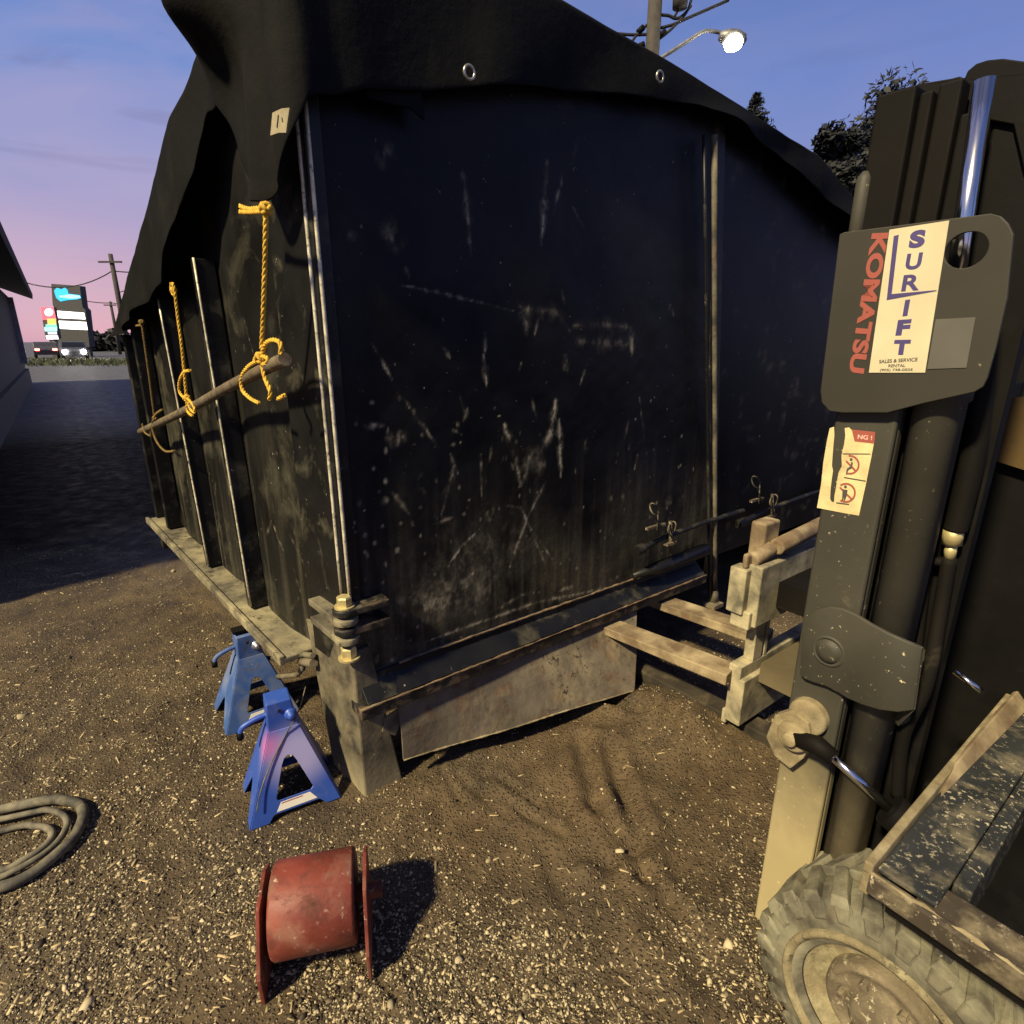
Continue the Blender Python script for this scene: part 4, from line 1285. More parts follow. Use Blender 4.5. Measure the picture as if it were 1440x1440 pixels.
mb = MB()
for px in (ring(1195, 653.5, 12.6, 1.3, -1.7, 1.9), ring(1189.5, 693, 12.8, 1.3, -2.2, 2.2), [(1189, 649), (1191, 647.5), (1204, 661), (1202, 663)], [(1180, 686), (1182, 684.5), (1199, 701.5), (1197, 703)]):
    mb.plate([kp(u, v, LW + .0008) for (u, v) in px], [], fl, .0003)
mb.build("prohibition_sign", M["ink_red"], wl_)
mb = MB()
for px in ([(1185, 637.4), (1224, 637.8), (1224, 638.8), (1185, 638.6)], [(1187, 670.6), (1217.5, 675.8), (1217.4, 677), (1187, 672)], [(1176, 706.2), (1194, 708.6), (1194, 710), (1176, 707.6)],
           ring(1197, 646, 1.0, 1.0, 0, 6.2, 10), [(1197, 649.5), (1199.5, 650.5), (1198, 658), (1193, 661), (1191, 667), (1189.5, 667), (1191, 659), (1196, 655.5)],
           ring(1189, 684.5, 1.0, 1.0, 0, 6.2, 10), [(1185, 688), (1192, 689), (1191, 696), (1188, 704), (1186.6, 704), (1187, 697), (1185.5, 704), (1184, 704), (1184.5, 696)]):
    mb.plate([kp(u, v, LW + .0012) for (u, v) in px], [], fl, .0003)
mb.build("pictogram", M["ink_dark"], wl_)

# strap bracket round the cylinder, with its pressed boss
top_px = [(1128, 880), (1135, 866), (1150, 857), (1168, 853), (1185, 856), (1203, 864), (1225, 878), (1250, 891), (1275, 902), (1298, 912)]
bot_px = [(1124, 948), (1130, 955), (1143, 960), (1160, 965), (1176, 973), (1192, 983), (1213, 992), (1237, 999), (1262, 1002), (1286, 999)]
V = []; n = len(top_px)
lifts = [0.016] * 5 + [0.020, 0.028, 0.034, 0.032, 0.018]
for th in (0.0, -0.010):
    for (tp, bp, lf) in zip(top_px, bot_px, lifts):
        V += [kp(*tp, lf) + fl * th, kp(*bp, lf) + fl * th]
for th in (0.0, -0.010):
    for (q_, lf) in ((0.205, -0.005), (0.212, -0.04), (0.20, -0.09)):
        V += [K(q_, lf, 0.925) + fl * th - fq * (-th), K(q_, lf, 0.79) + fl * th - fq * (-th)]
N = 2 * n
Fc = []
front = list(range(n)); ext = [0, 1, 2]
fi = lambda i: (2 * i, 2 * i + 1) if i < n else (2 * N + 2 * (i - n), 2 * N + 2 * (i - n) + 1)
bi = lambda i: (N + 2 * i, N + 2 * i + 1) if i < n else (2 * N + 6 + 2 * (i - n), 2 * N + 6 + 2 * (i - n) + 1)
m_ = n + 3
for i in range(m_ - 1):
    a, b2, c_, d_ = fi(i), fi(i + 1), bi(i), bi(i + 1)
    Fc += [(a[0], a[1], b2[1], b2[0]), (c_[0], d_[0], d_[1], c_[1]), (a[0], b2[0], d_[0], c_[0]), (a[1], c_[1], d_[1], b2[1])]
Fc += [(fi(0)[0], bi(0)[0], bi(0)[1], fi(0)[1]), (fi(m_ - 1)[0], fi(m_ - 1)[1], bi(m_ - 1)[1], bi(m_ - 1)[0])]
mb = MB(); mb.add(V, Fc, True)
st_ = mb.build("strap_bracket", M["mast"], fork_t, bevel=0.003)
mb = MB(); cb = kp(1165, 916, 0.016)
mb.lathe(cb, fl, [(0.034, -0.002), (0.033, 0.001), (0.029, 0.004), (0.027, -0.0), (0.024, 0.001), (0.022, 0.006), (0.010, 0.008), (0.0001, 0.008)], 32)
mb.build("pressed_boss", M["mast"], st_)

# tilt pivot, rod, cylinder
mb = MB(); pc = kp(1118, 1034, 0.03)
mb.plate([kp(u, v, .002) for (u, v) in ((1086, 1030), (1098, 1000), (1122, 992), (1146, 1010), (1150, 1040), (1138, 1060), (1120, 1074), (1098, 1056))], [], fl, 0.028)
mb.lathe(pc, fl, [(0.034, 0), (0.034, 0.012), (0.030, 0.016), (0.016, 0.017), (0.015, 0.030), (0.0001, 0.031)], 24)
mb.lathe(kp(1140, 1005, 0.0), fl, [(0.04, 0), (0.04, .018), (0.034, .022), (0.0001, .022)], 24)
mb.build("tilt_pivot", M["edge_dust"], fork_t, bevel=0.003)
ra, rb2 = kp(1158, 1052, 0.02), kp(1252, 1138, -0.01)
mb = MB(); mb.tube([pc + fl * .01, kp(1150, 1048, .045), kp(1172, 1066, .045)], [0.016, 0.02, 0.017], 14); mb.build("rod_clevis", M["mast_in"], fork_t)
mb = MB(); mb.tube([ra, rb2], 0.0095, 14); mb.build("tilt_rod", M["chrome"], fork_t)
dv = (rb2 - ra).normalized()
mb = MB(); mb.tube([rb2 - dv * .002, rb2 + dv * .03, rb2 + dv * .032, rb2 + dv * .14], [0.036, 0.036, 0.040, 0.040], 22); mb.build("tilt_cylinder", M["dark"], fork_t)
mb = MB(); mb.tube([kp(1342, 944, -.2), kp(1381, 972, -.2)], 0.006, 8); mb.build("bright_link", M["chrome"], fork_t)

# wheel
wc = K(0.312, 0.042, 0.247)
def wheel():
    r0, hw = 0.285, 0.10
    WS = 0.86
    prof_ = [(0.165, -hw * .9), (0.20, -hw), (0.235, -hw * .98), (0.262, -hw * .84), (0.268, -hw * .5), (0.268, hw * .5), (0.262, hw * .84), (0.235, hw * .98), (0.20, hw), (0.178, hw * .97), (0.165, hw * .88)]
    mb = MB(); mb.lathe(wc, fl, [(a * WS, b_) for (a, b_) in prof_], 72)
    ax = fl; x = ax.cross(UP).normalized(); y = ax.cross(x)
    n = 25
    for side in (-1, 1):
        for k in range(n):
            a0 = 2 * math.pi * (k + (0.5 if side > 0 else 0)) / n
            def W(a, r, h): return wc + ax * h + (x * math.cos(a) + y * math.sin(a)) * r * WS
            da = 0.088; sk = 0.15
            b_ = [W(a0 - da, .262, side * hw * .97), W(a0 + da, .262, side * hw * .97), W(a0 + da * .8 + sk, .264, -side * .008), W(a0 - da * .8 + sk, .264, -side * .008)]
            t_ = [W(a0 - da * .75, .284, side * hw * .88), W(a0 + da * .75, .284, side * hw * .88), W(a0 + da * .6 + sk, .288, -side * .004), W(a0 - da * .6 + sk, .288, -side * .004)]
            mb.hexa(b_ + t_)
            b_ = [W(a0 - da, .225, side * hw * .985), W(a0 + da * .7, .225, side * hw * .985), W(a0 + da, .262, side * hw * .85), W(a0 - da, .262, side * hw * .85)]
            t_ = [W(a0 - da * .5, .232, side * hw * 1.03), W(a0 + da * .4, .232, side * hw * 1.03), W(a0 + da * .8, .280, side * hw * .9), W(a0 - da * .8, .280, side * hw * .9)]
            mb.hexa(b_ + t_)
    w = mb.build("front_wheel", M["tyre"], fork_t, bevel=0.0025)
    mb = MB()
    mb.lathe(wc, fl, [(a * WS, b_) for (a, b_) in [(0.205, hw * .90), (0.205, hw * 1.06), (0.196, hw * 1.10), (0.186, hw * 1.04), (0.180, hw * .80), (0.166, hw * .72), (0.158, hw * .56), (0.12, hw * .5), (0.10, hw * .52)]], 64)
    mb.build("rim", M["rim"], w)
    mb = MB()
    mb.lathe(wc, fl, [(a * WS, b_) for (a, b_) in [(0.122, hw * .45), (0.118, hw * .72), (0.112, hw * .80), (0.10, hw * .80), (0.095, hw * .74), (0.060, hw * .74), (0.056, hw * .96), (0.045, hw * 1.02), (0.0001, hw * 1.02)]], 40)
    for k in range(6):
        a = 2 * math.pi * k / 6
        mb.lathe(wc + (x * math.cos(a) + y * math.sin(a)) * .067, fl, [(0.009, hw * .7), (0.009, hw * .90), (0.0001, hw * .92)], 6, False)
    mb.build("hub", M["hub"], w)


wheel()

# fender / floor frame corner above the wheel
KC = on_z(1224, 1226, 0.655)
fi_ = Vector((0.80, 0.60, 0))
mb = MB(); mb.box(KC, fi_, fq, UP, 0.02, 0.9, 0.004, 0.088, -0.010, 0.0)
mb.build("front_frame_bar", M["navy"], fork_t, bevel=0.003)
mb = MB(); mb.box(KC, fi_, fq, UP, 0.0, 0.9, -0.012, 0.003, -0.05, 0.014)
mb.build("frame_flange", M["edge_dust"], fork_t, bevel=0.003)
mb = MB(); mb.box(KC, fi_, fq, UP, 0.09, 0.9, 0.089, 0.115, -0.16, -0.003)
mb.build("step_riser", M["navy"], fork_t, bevel=0.003)
mb = MB(); mb.box(KC, fq, fi_, UP, 0.06, 1.0, 0.014, 0.085, -0.05, -0.014)
mb.build("side_frame_bar", M["brown_steel"], fork_t, bevel=0.006)
mb = MB(); mb.box(KC, fq, fi_, UP, 0.0, 1.0, -0.004, 0.013, -0.042, -0.004)
mb.build("frame_flange", M["brown_steel"], fork_t, bevel=0.004)
rs_ = random.Random(3)
mb = MB(); mb.tube([KC + fq * q + fi_ * (0.004 + rs_.uniform(-.003, .003)) + UP * (-.004 + rs_.uniform(-.003, .003)) for q in np.linspace(-.01, 1.0, 60)], [rs_.uniform(.001, .0055) for _ in range(60)], 7)
mb.build("caked_mud", M["edge_dust"], fork_t)
mb = MB(); mb.box(KC, fi_, fq, UP, 0.05, 0.9, 0.02, 0.6, -0.105, -0.09)
mb.build("floor_plate", M["dark"], fork_t)
# cowl plate sloping up from the floor frame, and chassis behind
mb = MB()
cpn = Vector((0.42, -0.62, 0.66)).normalized(); cp0 = KC + fi_ * 0.16 - fq * 0.02 + UP * 0.01
CPx = lambda u, v: hit(u, v, cp0, cpn)
mb.plate([CPx(u, v) for (u, v) in ((1307, 1136), (1338, 1072), (1392, 1008), (1450, 944), (1520, 880), (1520, 1010), (1440, 1066), (1392, 1096), (1330, 1136), (1316, 1144))],
         [[CPx(u, v) for (u, v) in ((1352, 1108), (1366, 1096), (1384, 1090), (1386, 1096), (1362, 1112))]], cpn, 0.012)
mb.build("cowl_plate", M["fork"], fork_t, bevel=0.003)
mb = MB(); kbox(mb, 0.62, 1.9, -0.95, -0.02, 0.12, 0.56); kbox(mb, 0.62, 0.75, -0.90, -0.45, 0.5, 1.02); kbox(mb, 0.9, 1.9, -0.85, -0.1, 0.56, 1.0)
mb.build("chassis", M["dark"], fork_t, bevel=0.02)
mb = MB(); kbox(mb, -0.06, 0.60, -0.86, -0.56, 0.10, 1.24); kbox(mb, 0.25, 0.60, -0.56, -0.40, 0.10, 0.62)
mb.build("dash_cowl", M["dark"], fork_t, bevel=0.03)
mb = MB(); mb.tube([K(0.55, -0.86, 0.9), K(0.72, -0.82, 2.05), K(1.7, -0.8, 2.1)], 0.03, 10); mb.tube([K(0.55, -0.12, 0.9), K(0.72, -0.14, 2.15), K(1.7, -0.14, 2.2)], 0.03, 10)
mb.build("overhead_guard", M["dark"], fork_t)
mb = MB(); kbox(mb, 0.2, 0.34, -.8, -.3, .3, .5)
mb.build("front_axle_case", M["dark"], fork_t, bevel=0.01)
mb = MB()
pn = FM + fq * 0.2; 
mb.plate([hit(u, v, FM + fl * -.54, fl) for (u, v) in ((1393, 560), (1480, 556), (1480, 672), (1384, 642))], [], fl, 0.01)
mb.build("ochre_panel", M["ochre"], fork_t)
# carriage ahead of the mast
cq = Vector((0.853, 1.86, 0))
def cbox(mb, i0, i1, h0, h1, z0, z1): return mb.box(cq, fi_, Vector((-.6, .8, 0)), UP, i0, i1, h0, h1, z0, z1)
mb = MB(); cbox(mb, 0.0, 0.62, -0.02, 0.045, 0.09, 0.285); cbox(mb, 0.0, 0.62, 0.0, 0.05, 0.28, 0.335); cbox(mb, 0.015, 0.62, 0.045, 0.065, 0.06, 0.12)
mb.build("lower_carriage_bar", M["fork_dust"], fork_t, bevel=0.004)
mb = MB(); cbox(mb, 0.02, 0.62, -0.02, 0.04, 0.50, 0.735); cbox(mb, -0.012, 0.05, 0.02, 0.085, 0.545, 0.72); cbox(mb, 0.0, 0.05, -0.005, 0.07, 0.49, 0.56)
mb.build("upper_carriage_bar", M["fork_dust"], fork_t, bevel=0.005)
mb = MB(); cbox(mb, 0.075, 0.135, 0.0, 0.04, 0.335, 0.50); cbox(mb, 0.15, 0.17, 0.0, 0.04, 0.335, 0.50)
mb.build("carriage_upright", M["fork_dust"], fork_t, bevel=0.003)
mb = MB(); mb.tube([cq + fi_ * .03 + Vector((-.6, .8, 0)) * .03 + UP * .75, cq + fi_ * .14 + Vector((-.6, .8, 0)) * .02 + UP * .775], 0.028, 12)
mb.tube([cq + fi_ * .13 + UP * .785, cq + fi_ * .5 + UP * .81], 0.032, 8); cbox(mb, 0.10, 0.2, .03, .09, .72, .87); cbox(mb, 0.0, .12, .03, .05, .72, .775)
mb.build("fork_hook", M["fork"], fork_t, bevel=0.008)
mb = MB(); mb.box(cq, fi_, Vector((-.6, .8, 0)), UP, 0.1, 0.5, -0.46, -0.02, 0.25, 0.33); mb.box(cq, fi_, Vector((-.6, .8, 0)), UP, 0.15, 0.5, -0.46, -0.02, 0.55, 0.65)
mb.build("carriage_bracket", M["mast_in"], fork_t)
fdir = Vector((-0.256, 0.239, 0)).normalized(); fsd = Vector((fdir.y, -fdir.x, 0))
f0 = on_z(1022, 950, 0.31)
for (o_, ln) in ((0.0, 0.9), (0.38, 0.9)):
    p = f0 + fsd * -o_ if fsd.x < 0 else f0 + fsd * o_
    mb = MB(); mb.hexa([p + UP * -.045, p + fdir * ln + UP * -.03, p + fdir * ln + fsd * .10 + UP * -.03, p + fsd * .11 + UP * -.045,
                        p, p + fdir * ln, p + fdir * ln + fsd * .10, p + fsd * .11])
    mb.build("fork_blade", M["fork"], fork_t, bevel=0.004)

# timber skids lying under the container below the forks
for i, (a, b_, w, lab) in enumerate((((885, 935, 0.06), (1010, 1000, 0.04), 0.09, "dark muddy timber beam lying on the dirt below the fork blade"),)):
    p0, p1 = on_z(*a), on_z(*b_)
    d_ = (p1 - p0).normalized()
    mb = MB(); mb.bar(p0 - d_ * .25 + UP * -.01, p1 + d_ * .5 + UP * -.01, w, 0.09)
    o = mb.build("timber_beam", M["timber"], None, bevel=0.006, loc=tuple(p0))
    tag(o, lab, "beam")

# ------------------------------------------------------------------ gravel, chips
def scatter(name, n, rng, size, flat, mat, seed, kindl, long=1.0, dens=None):
    rs = np.random.RandomState(seed)
    ico = bmesh.new(); bmesh.ops.create_icosphere(ico, subdivisions=0 if long == 1 and size < .008 else 1, radius=1.0)
    bv = np.array([v.co[:] for v in ico.verts]); bf = np.array([[v.index for v in f.verts] for f in ico.faces]); ico.free()
    if long > 1:
        bv = np.array([[-1, -1, -1], [1, -1, -1], [1, 1, -1], [-1, 1, -1], [-1, -1, 1], [1, -1, 1], [1, 1, 1], [-1, 1, 1]], float)
        bf = None
    # screen-even sampling in the near field: more stones close to the lens
    xs, ys = [], []
    while len(xs) < n:
        u, v = rs.uniform(-200, 1300, 4000), rs.uniform(770, 1620, 4000)
        x = (u - 720) / 800; y = -(v - 720) / 800
        dz = -SP + CP * y
        t = -CAMZ / dz
        px, py = x * t, (CP + SP * y) * t
        k = (t > 0) & (py < 5.2)
        if dens is not None: k &= rs.rand(len(u)) < dens(px, py)
        xs += px[k].tolist(); ys += py[k].tolist()
    xs, ys = np.array(xs[:n]), np.array(ys[:n])
    # nothing sits inside the container footprint
    rel = np.stack([xs - C0.x, ys - C0.y], 1)
    ins = (rel @ np.array(fn[:2]) < -0.02) & (rel @ np.array(sn[:2]) < -0.02)
    xs, ys = xs[~ins], ys[~ins]; n = len(xs)
    zs = gz(xs, ys)
    sz = size * np.exp(rs.randn(n) * 0.55)
    sz = np.minimum(sz, size * 3.2)
    th = rs.rand(n) * 6.283
    ct, st = np.cos(th), np.sin(th)
    nv = len(bv)
    jit = 1 + 0.32 * rs.randn(n, nv, 1) if long == 1 else np.ones((n, nv, 1))
    P = bv[None] * jit
    P = P * np.stack([sz * long * (rs.uniform(.7, 1.3, n) if long == 1 else rs.uniform(.25, 1.35, n)), sz * rs.uniform(.7, 1.0, n), sz * flat], 1)[:, None, :]
    tilt = rs.randn(n) * 0.22
    z2 = P[..., 2] * np.cos(tilt)[:, None] + P[..., 0] * np.sin(tilt)[:, None]
    Xr = P[..., 0] * ct[:, None] - P[..., 1] * st[:, None] + xs[:, None]
    Yr = P[..., 0] * st[:, None] + P[..., 1] * ct[:, None] + ys[:, None]
    Zr = z2 + (zs + sz * flat * 0.05)[:, None]
    co = np.stack([Xr, Yr, Zr], -1).reshape(-1, 3)
    if bf is None:
        bf = np.array([(3, 2, 1, 0), (4, 5, 6, 7), (0, 1, 5, 4), (1, 2, 6, 5), (2, 3, 7, 6), (3, 0, 4, 7)])
    fc = (bf[None] + (np.arange(n) * nv)[:, None, None]).reshape(-1, bf.shape[1])
    me = bpy.data.meshes.new(name)
    me.vertices.add(len(co)); me.vertices.foreach_set("co", co.ravel())
    k = bf.shape[1]
    me.loops.add(len(fc) * k); me.loops.foreach_set("vertex_index", fc.ravel().astype(np.int32))
    me.polygons.add(len(fc)); me.polygons.foreach_set("loop_start", np.arange(0, len(fc) * k, k, dtype=np.int32))
    me.update(calc_edges=True); me.validate()
    me.materials.append(mat)
    o = bpy.data.objects.new(name, me); col.objects.link(o)
    tag(o, kindl[0], kindl[1], kind="stuff")


bare = lambda x, y: 1 - 0.82 * np.exp(-(((x - pz[0] - 0.2) / 0.75) ** 4 + ((y - pz[1] - 0.05) / 0.45) ** 4))
clump = lambda x, y: bare(x, y) * np.clip(fbm(x * 3.2, y * 3.2, 91, 5, .6) * 3.4 - 1.15 + 0.25 * (x < -0.3), 0.10, 0.8)
scatter("gravel", 95000, None, 0.0021, 0.5, M["stone"], 1, ("fine pale gravel pressed into the dirt", "gravel"), dens=clump)
scatter("pebbles", 300, None, 0.0068, 0.62, M["stone"], 2, ("larger loose pebbles strewn over the dirt", "pebbles"), dens=clump)
scatter("wood_chips", 9000, None, 0.0011, 0.4, M["chip"], 3, ("straw and pale wood chips strewn over the dirt", "wood chips"), long=5.5, dens=lambda x, y: bare(x, y) * 0.6 + 0.25)

# ------------------------------------------------------------------ left building
def building():
    c0 = Vector((-3.39, 2.77, 0)); d = Vector((-0.611, 0.7915, 0)).normalized(); nrm = Vector((d.y, -d.x, 0))  # nrm faces the drive
    L = 23.6
    t = thing("building", "low dark-roofed building with a pale wall along the left of the drive", "building", tuple(c0))
    B = lambda a, o, z: c0 + d * a + nrm * o + UP * z
    mb = MB(); mb.box(c0, d, nrm, UP, 0, L, -6, 0, 0, 3.0); mb.build("wall", M["bld"], t)
    mb = MB()
    ev = 0.66
    pr = [(ev, 2.97), (ev + .03, 3.14), (-3, 4.7), (-6.4, 3.14), (-6.4, 2.97), (-3, 4.45)]
    a, b2 = [B(-0.25, o, z) for (o, z) in pr], [B(L + .3, o, z) for (o, z) in pr]
    n = len(pr)
    mb.add(a + b2, [tuple(range(n))[::-1], tuple(range(n, 2 * n))] + [(i, (i + 1) % n, (i + 1) % n + n, i + n) for i in range(n)])
    mb.build("roof", M["roof"], t)
    mb = MB(); mb.box(c0, d, nrm, UP, L - .9, L - .55, 0.003, 0.14, 0.75, 2.95); mb.build("downpipe", M["trim"], t)
    mb = MB(); mb.box(c0, d, nrm, UP, 0, L, 0.002, 0.10, 0, 0.55); mb.build("plinth", M["bld"], t)
    for a in (4.0,):
        mb = MB(); mb.box(c0, d, nrm, UP, a, a + 1.3, 0.003, 0.05, 0.95, 2.05); w = mb.build("window", M["trim"], t)
        mb = MB(); mb.box(c0, d, nrm, UP, a + .08, a + 1.22, 0.052, 0.058, 1.03, 1.97); mb.build("pane", M["glass"], w)


building()

# ------------------------------------------------------------------ far left: pylon signs, poles, cars, trees, verge
def pylon():
    Yd = 60.0
    P = lambda u, v, o=0: at_y(u, v, Yd - o)
    t = thing("pylon_sign", "tall dark roadside pylon sign with a cyan logo panel above two glowing white panels", "sign", tuple(Vector((P(97, 480).x, Yd, 0))))
    th = Vector((0, 1, 0))
    def pl(nm, px, mat, o, par=t, d=0.3):
        mb = MB(); mb.plate([P(u, v, o) for (u, v) in px], [], th, d); return mb.build(nm, mat, par)
    low = P(82, 470); z0 = low.z
    pl("cabinet", [(72, 399), (112, 402), (116, 432), (120, 436), (126, 488), (82, 488), (77, 436), (74, 428)], M["signbody"], 0, d=0.8)
    pl("cyan_logo", [(76, 409), (80, 404), (86, 407), (91, 404), (95, 408), (96, 413), (112, 415), (114, 419), (108, 421), (95, 422), (85, 424), (79, 419)], emit("cyan_light", (0.02, 0.50, 0.85), 1.1), .03, d=.02)
    pl("pale_bar", [(83, 416), (98, 414), (112, 416), (113, 419), (100, 420), (84, 418)], emit("pale_cyan_light", (0.45, 0.9, 1.0), 1.0), .06, d=.02)
    we = emit("white_panel_light", (1, 0.98, 0.95), 2.6)
    pl("lit_panel", [(79, 437), (118, 440), (120, 449), (81, 447)], we, .03, d=.02)
    pl("lit_panel", [(80, 451), (121, 453), (123, 464), (82, 462)], we, .03, d=.02)
    for u in (90, 118):
        mb = MB(); a = P(u, 484); mb.box((a.x, Yd + .4, 0), Vector((1, 0, 0)), Vector((0, 1, 0)), UP, -.3, .3, -.2, .2, 0, max(a.z, 1.0)); mb.build("post", M["signbody"], t)
    t2 = thing("gas_station_sign", "smaller colourful roadside sign with a red square on top of coloured stripes", "sign", tuple(Vector((P(68, 480).x, Yd - 3, 0))))
    Yd2 = Yd - 3
    def pl2(nm, px, c, s, o=0.0):
        mb = MB(); mb.plate([at_y(u, v, Yd2 - .05 - o) for (u, v) in px], [], th, .03); return mb.build(nm, emit(nm + "_light", c, s), t2)
    mb = MB(); mb.plate([at_y(u, v, Yd2) for (u, v) in ((57, 432), (75, 432), (82, 476), (64, 476))], [], th, .4); mb.build("cabinet", M["signbody"], t2)
    pl2("red_panel", [(57, 432), (75, 432), (79, 450), (60, 450)], (0.9, 0.12, 0.16), 1.2)
    pl2("white_roundel", [(68.5 + 6 * math.cos(a), 439 + 5.5 * math.sin(a)) for a in np.linspace(0, 6.283, 17)[:-1]], (1, 0.9, 0.9), 1.6, .04)
    pl2("orange_stripe", [(66, 448), (78, 448), (79, 456), (67, 456)], (1.0, 0.5, 0.1), 1.2, .04)
    pl2("green_stripe", [(64, 456), (79, 456), (80, 460), (64, 460)], (0.2, 0.8, 0.5), 1.0, .04)
    pl2("teal_stripe", [(62, 460), (80, 460), (80, 466), (63, 466)], (0.4, 0.95, 0.9), 1.1, .04)
    pl2("white_stripe", [(67, 467), (79, 467), (80, 470), (68, 470)], (1, 1, 1), 1.4, .04)
    pl2("white_stripe", [(64, 472), (81, 472), (82, 477), (66, 477)], (1, 1, 1), 1.6, .04)
    mb = MB(); a = at_y(72, 478, Yd2); mb.box((a.x, Yd2 + .2, 0), Vector((1, 0, 0)), Vector((0, 1, 0)), UP, -.25, .25, -.15, .15, 0, max(a.z, 1)); mb.build("post", M["signbody"], t2)


pylon()


def upole(label, px_top, y, r, arms, lean=0.0):
    p = at_y(px_top[0], px_top[1], y)
    t = thing("utility_pole", label, "utility pole", (p.x + lean, y, 0), "utility poles along the road")
    mb = MB(); mb.tube([(p.x + lean, y, 0), ((p.x * 2 + lean) / 2, y, p.z * .5), (p.x, y, p.z)], [r * 1.15, r, r * .8], 10); mb.build("shaft", M["pole"], t)
    for (dz, half) in arms:
        mb = MB(); mb.bar((p.x - half, y - r, p.z - dz), (p.x + half, y - r, p.z - dz), .13, .13); mb.build("crossarm", M["pole"], t)
    return p


p1 = upole("tall utility pole with one crossarm near the top, beyond the white sign", (155, 357), 48, 0.20, ((0.6, 0.9),))
p2 = upole("shorter thin utility pole behind the tall crossarm pole", (155, 424), 70, 0.17, ((0.4, 0.7),))
p3 = upole("small distant utility pole low on the pink horizon", (139, 470), 110, 0.22, ((0.4, 0.7),))


def wire(label, a, b_, sag, r=0.02, n=14):
    a, b_ = Vector(a), Vector(b_)
    mb = MB(); mb.tube([a + (b_ - a) * t - UP * sag * 4 * t * (1 - t) for t in np.linspace(0, 1, n)], r, 5)
    o = mb.build("power_line", M["wire"], None, loc=tuple(a)); tag(o, label, "power line", "overhead power lines")


wire("overhead line sagging from the tall crossarm pole to the left over the signs", at_y(20, 392, 48), at_y(158, 381, 48), 0.9, .045)
wire("overhead line running from the tall crossarm pole towards the container top", at_y(158, 381, 48), at_y(330, 355, 48), 0.6, .045)
wire("thin overhead line joining the shorter pole to the left behind the cyan sign", at_y(100, 418, 70), at_y(158, 426, 70), .2, .05)
wire("thin overhead line continuing from the shorter pole towards the container", at_y(158, 426, 70), at_y(300, 440, 70), .3, .05)
wire("short diagonal line rising from the tall pole to the right", at_y(165, 412, 48), at_y(230, 385, 48), .1, .035)


def car(label, pos, face, lamp, paint):
    d = Vector(face).normalized(); s = Vector((d.y, -d.x, 0)); p = Vector(pos)
    t = thing("car", label, "car", tuple(p), "cars on the road")
    B = lambda a, o, z: p + d * a + s * o + UP * z
    mb = MB()
    sec = [(-2.1, .35), (-2.15, .8), (-1.9, .98), (-1.1, 1.05), (-.75, 1.45), (.45, 1.47), (1.05, 1.05), (1.9, .9), (2.12, .7), (2.1, .35)]
    n = len(sec); V = []
    for (o, k) in ((-.88, .94), (-.8, 1), (.8, 1), (.88, .94)):
        V += [B(a, o, z * (1 if abs(o) < .85 else k)) for (a, z) in sec]
    Fc = [tuple(range(n))[::-1], tuple(range(3 * n, 4 * n))]
    for k in range(3):
        Fc += [(k * n + i, k * n + (i + 1) % n, (k + 1) * n + (i + 1) % n, (k + 1) * n + i) for i in range(n)]
    mb.add(V, Fc); mb.build("body", paint, t, bevel=.04)
    mb = MB(); mb.hexa([B(.5, -.7, 1.40), B(1.0, -.74, 1.08), B(1.0, .74, 1.08), B(.5, .7, 1.40)] + [q + UP * .03 + d * .03 for q in (B(.5, -.7, 1.40), B(1.0, -.74, 1.08), B(1.0, .74, 1.08), B(.5, .7, 1.40))])
    mb.build("windscreen", M["glass"], t)
    for a in (-1.3, 1.3):
        for o in (-.82, .82):
            mb = MB(); mb.lathe(B(a, o - .1, .32), s, [(0.0001, 0), (.32, 0), (.32, .2), (0.0001, .2)], 20); mb.build("wheel", M["dark"], t)
    for o in (-.62, .62):
        if lamp[0] == "head":
            mb = MB(); mb.lathe(B(2.11, o, .68), d, [(0.0001, .06), (.13, .05), (.17, 0)], 14); mb.build("headlight", lamp[1], t)
        else:
            mb = MB(); mb.box(B(-2.13, o, .8), s, d, UP, -.16, .16, -.04, 0, -.08, .08); mb.build("tail_light", lamp[1], t)


hp = on_z(103, 494, 0.7)
sc_ = 48.0 / hp.y if False else 1
pc_ = at_y(104, 492.5, 50.0)
car("dark car facing us with glaring white headlights, in front of the white sign", (pc_.x, 50.0, 0), (-pc_.x, -50.0, 0), ("head", emit("headlight_glow", (1.0, 0.97, 0.88), 420.0)), M["carpaint"])
pr_ = at_y(64, 488, 54.0)
car("dark car seen from behind with red tail lights, left of the bright headlights", (pr_.x, 54.0, 0), (pr_.x, 54.0, 0), ("tail", emit("tail_light_glow", (1.0, 0.06, 0.04), 28.0)), M["carpaint"])


def crown(mb, c, rx, rz, n, leaf, rs, clumps):
    cs = []
    for k in range(clumps):
        d_ = Vector((rs.gauss(0, 1), rs.gauss(0, 1), rs.gauss(0, 1))).normalized() * (rs.random() ** .4)
        cs.append((Vector((c[0] + d_.x * rx, c[1] + d_.y * rx, c[2] + d_.z * rz)), rs.uniform(.22, .42) * rx))
    for k in range(n):
        cc, r = rs.choice(cs)
        d_ = Vector((rs.gauss(0, 1), rs.gauss(0, 1), rs.gauss(0, .8))).normalized() * (r * rs.random() ** .35)
        p = cc + d_
        a = Vector((rs.gauss(0, 1), rs.gauss(0, 1), rs.gauss(0, 1))).normalized(); b_ = a.orthogonal().normalized()
        q = leaf * rs.uniform(.6, 1.4)
        mb.add([p - a * q, p + b_ * q * .5, p + a * q, p - b_ * q * .5], [(0, 1, 2, 3)])


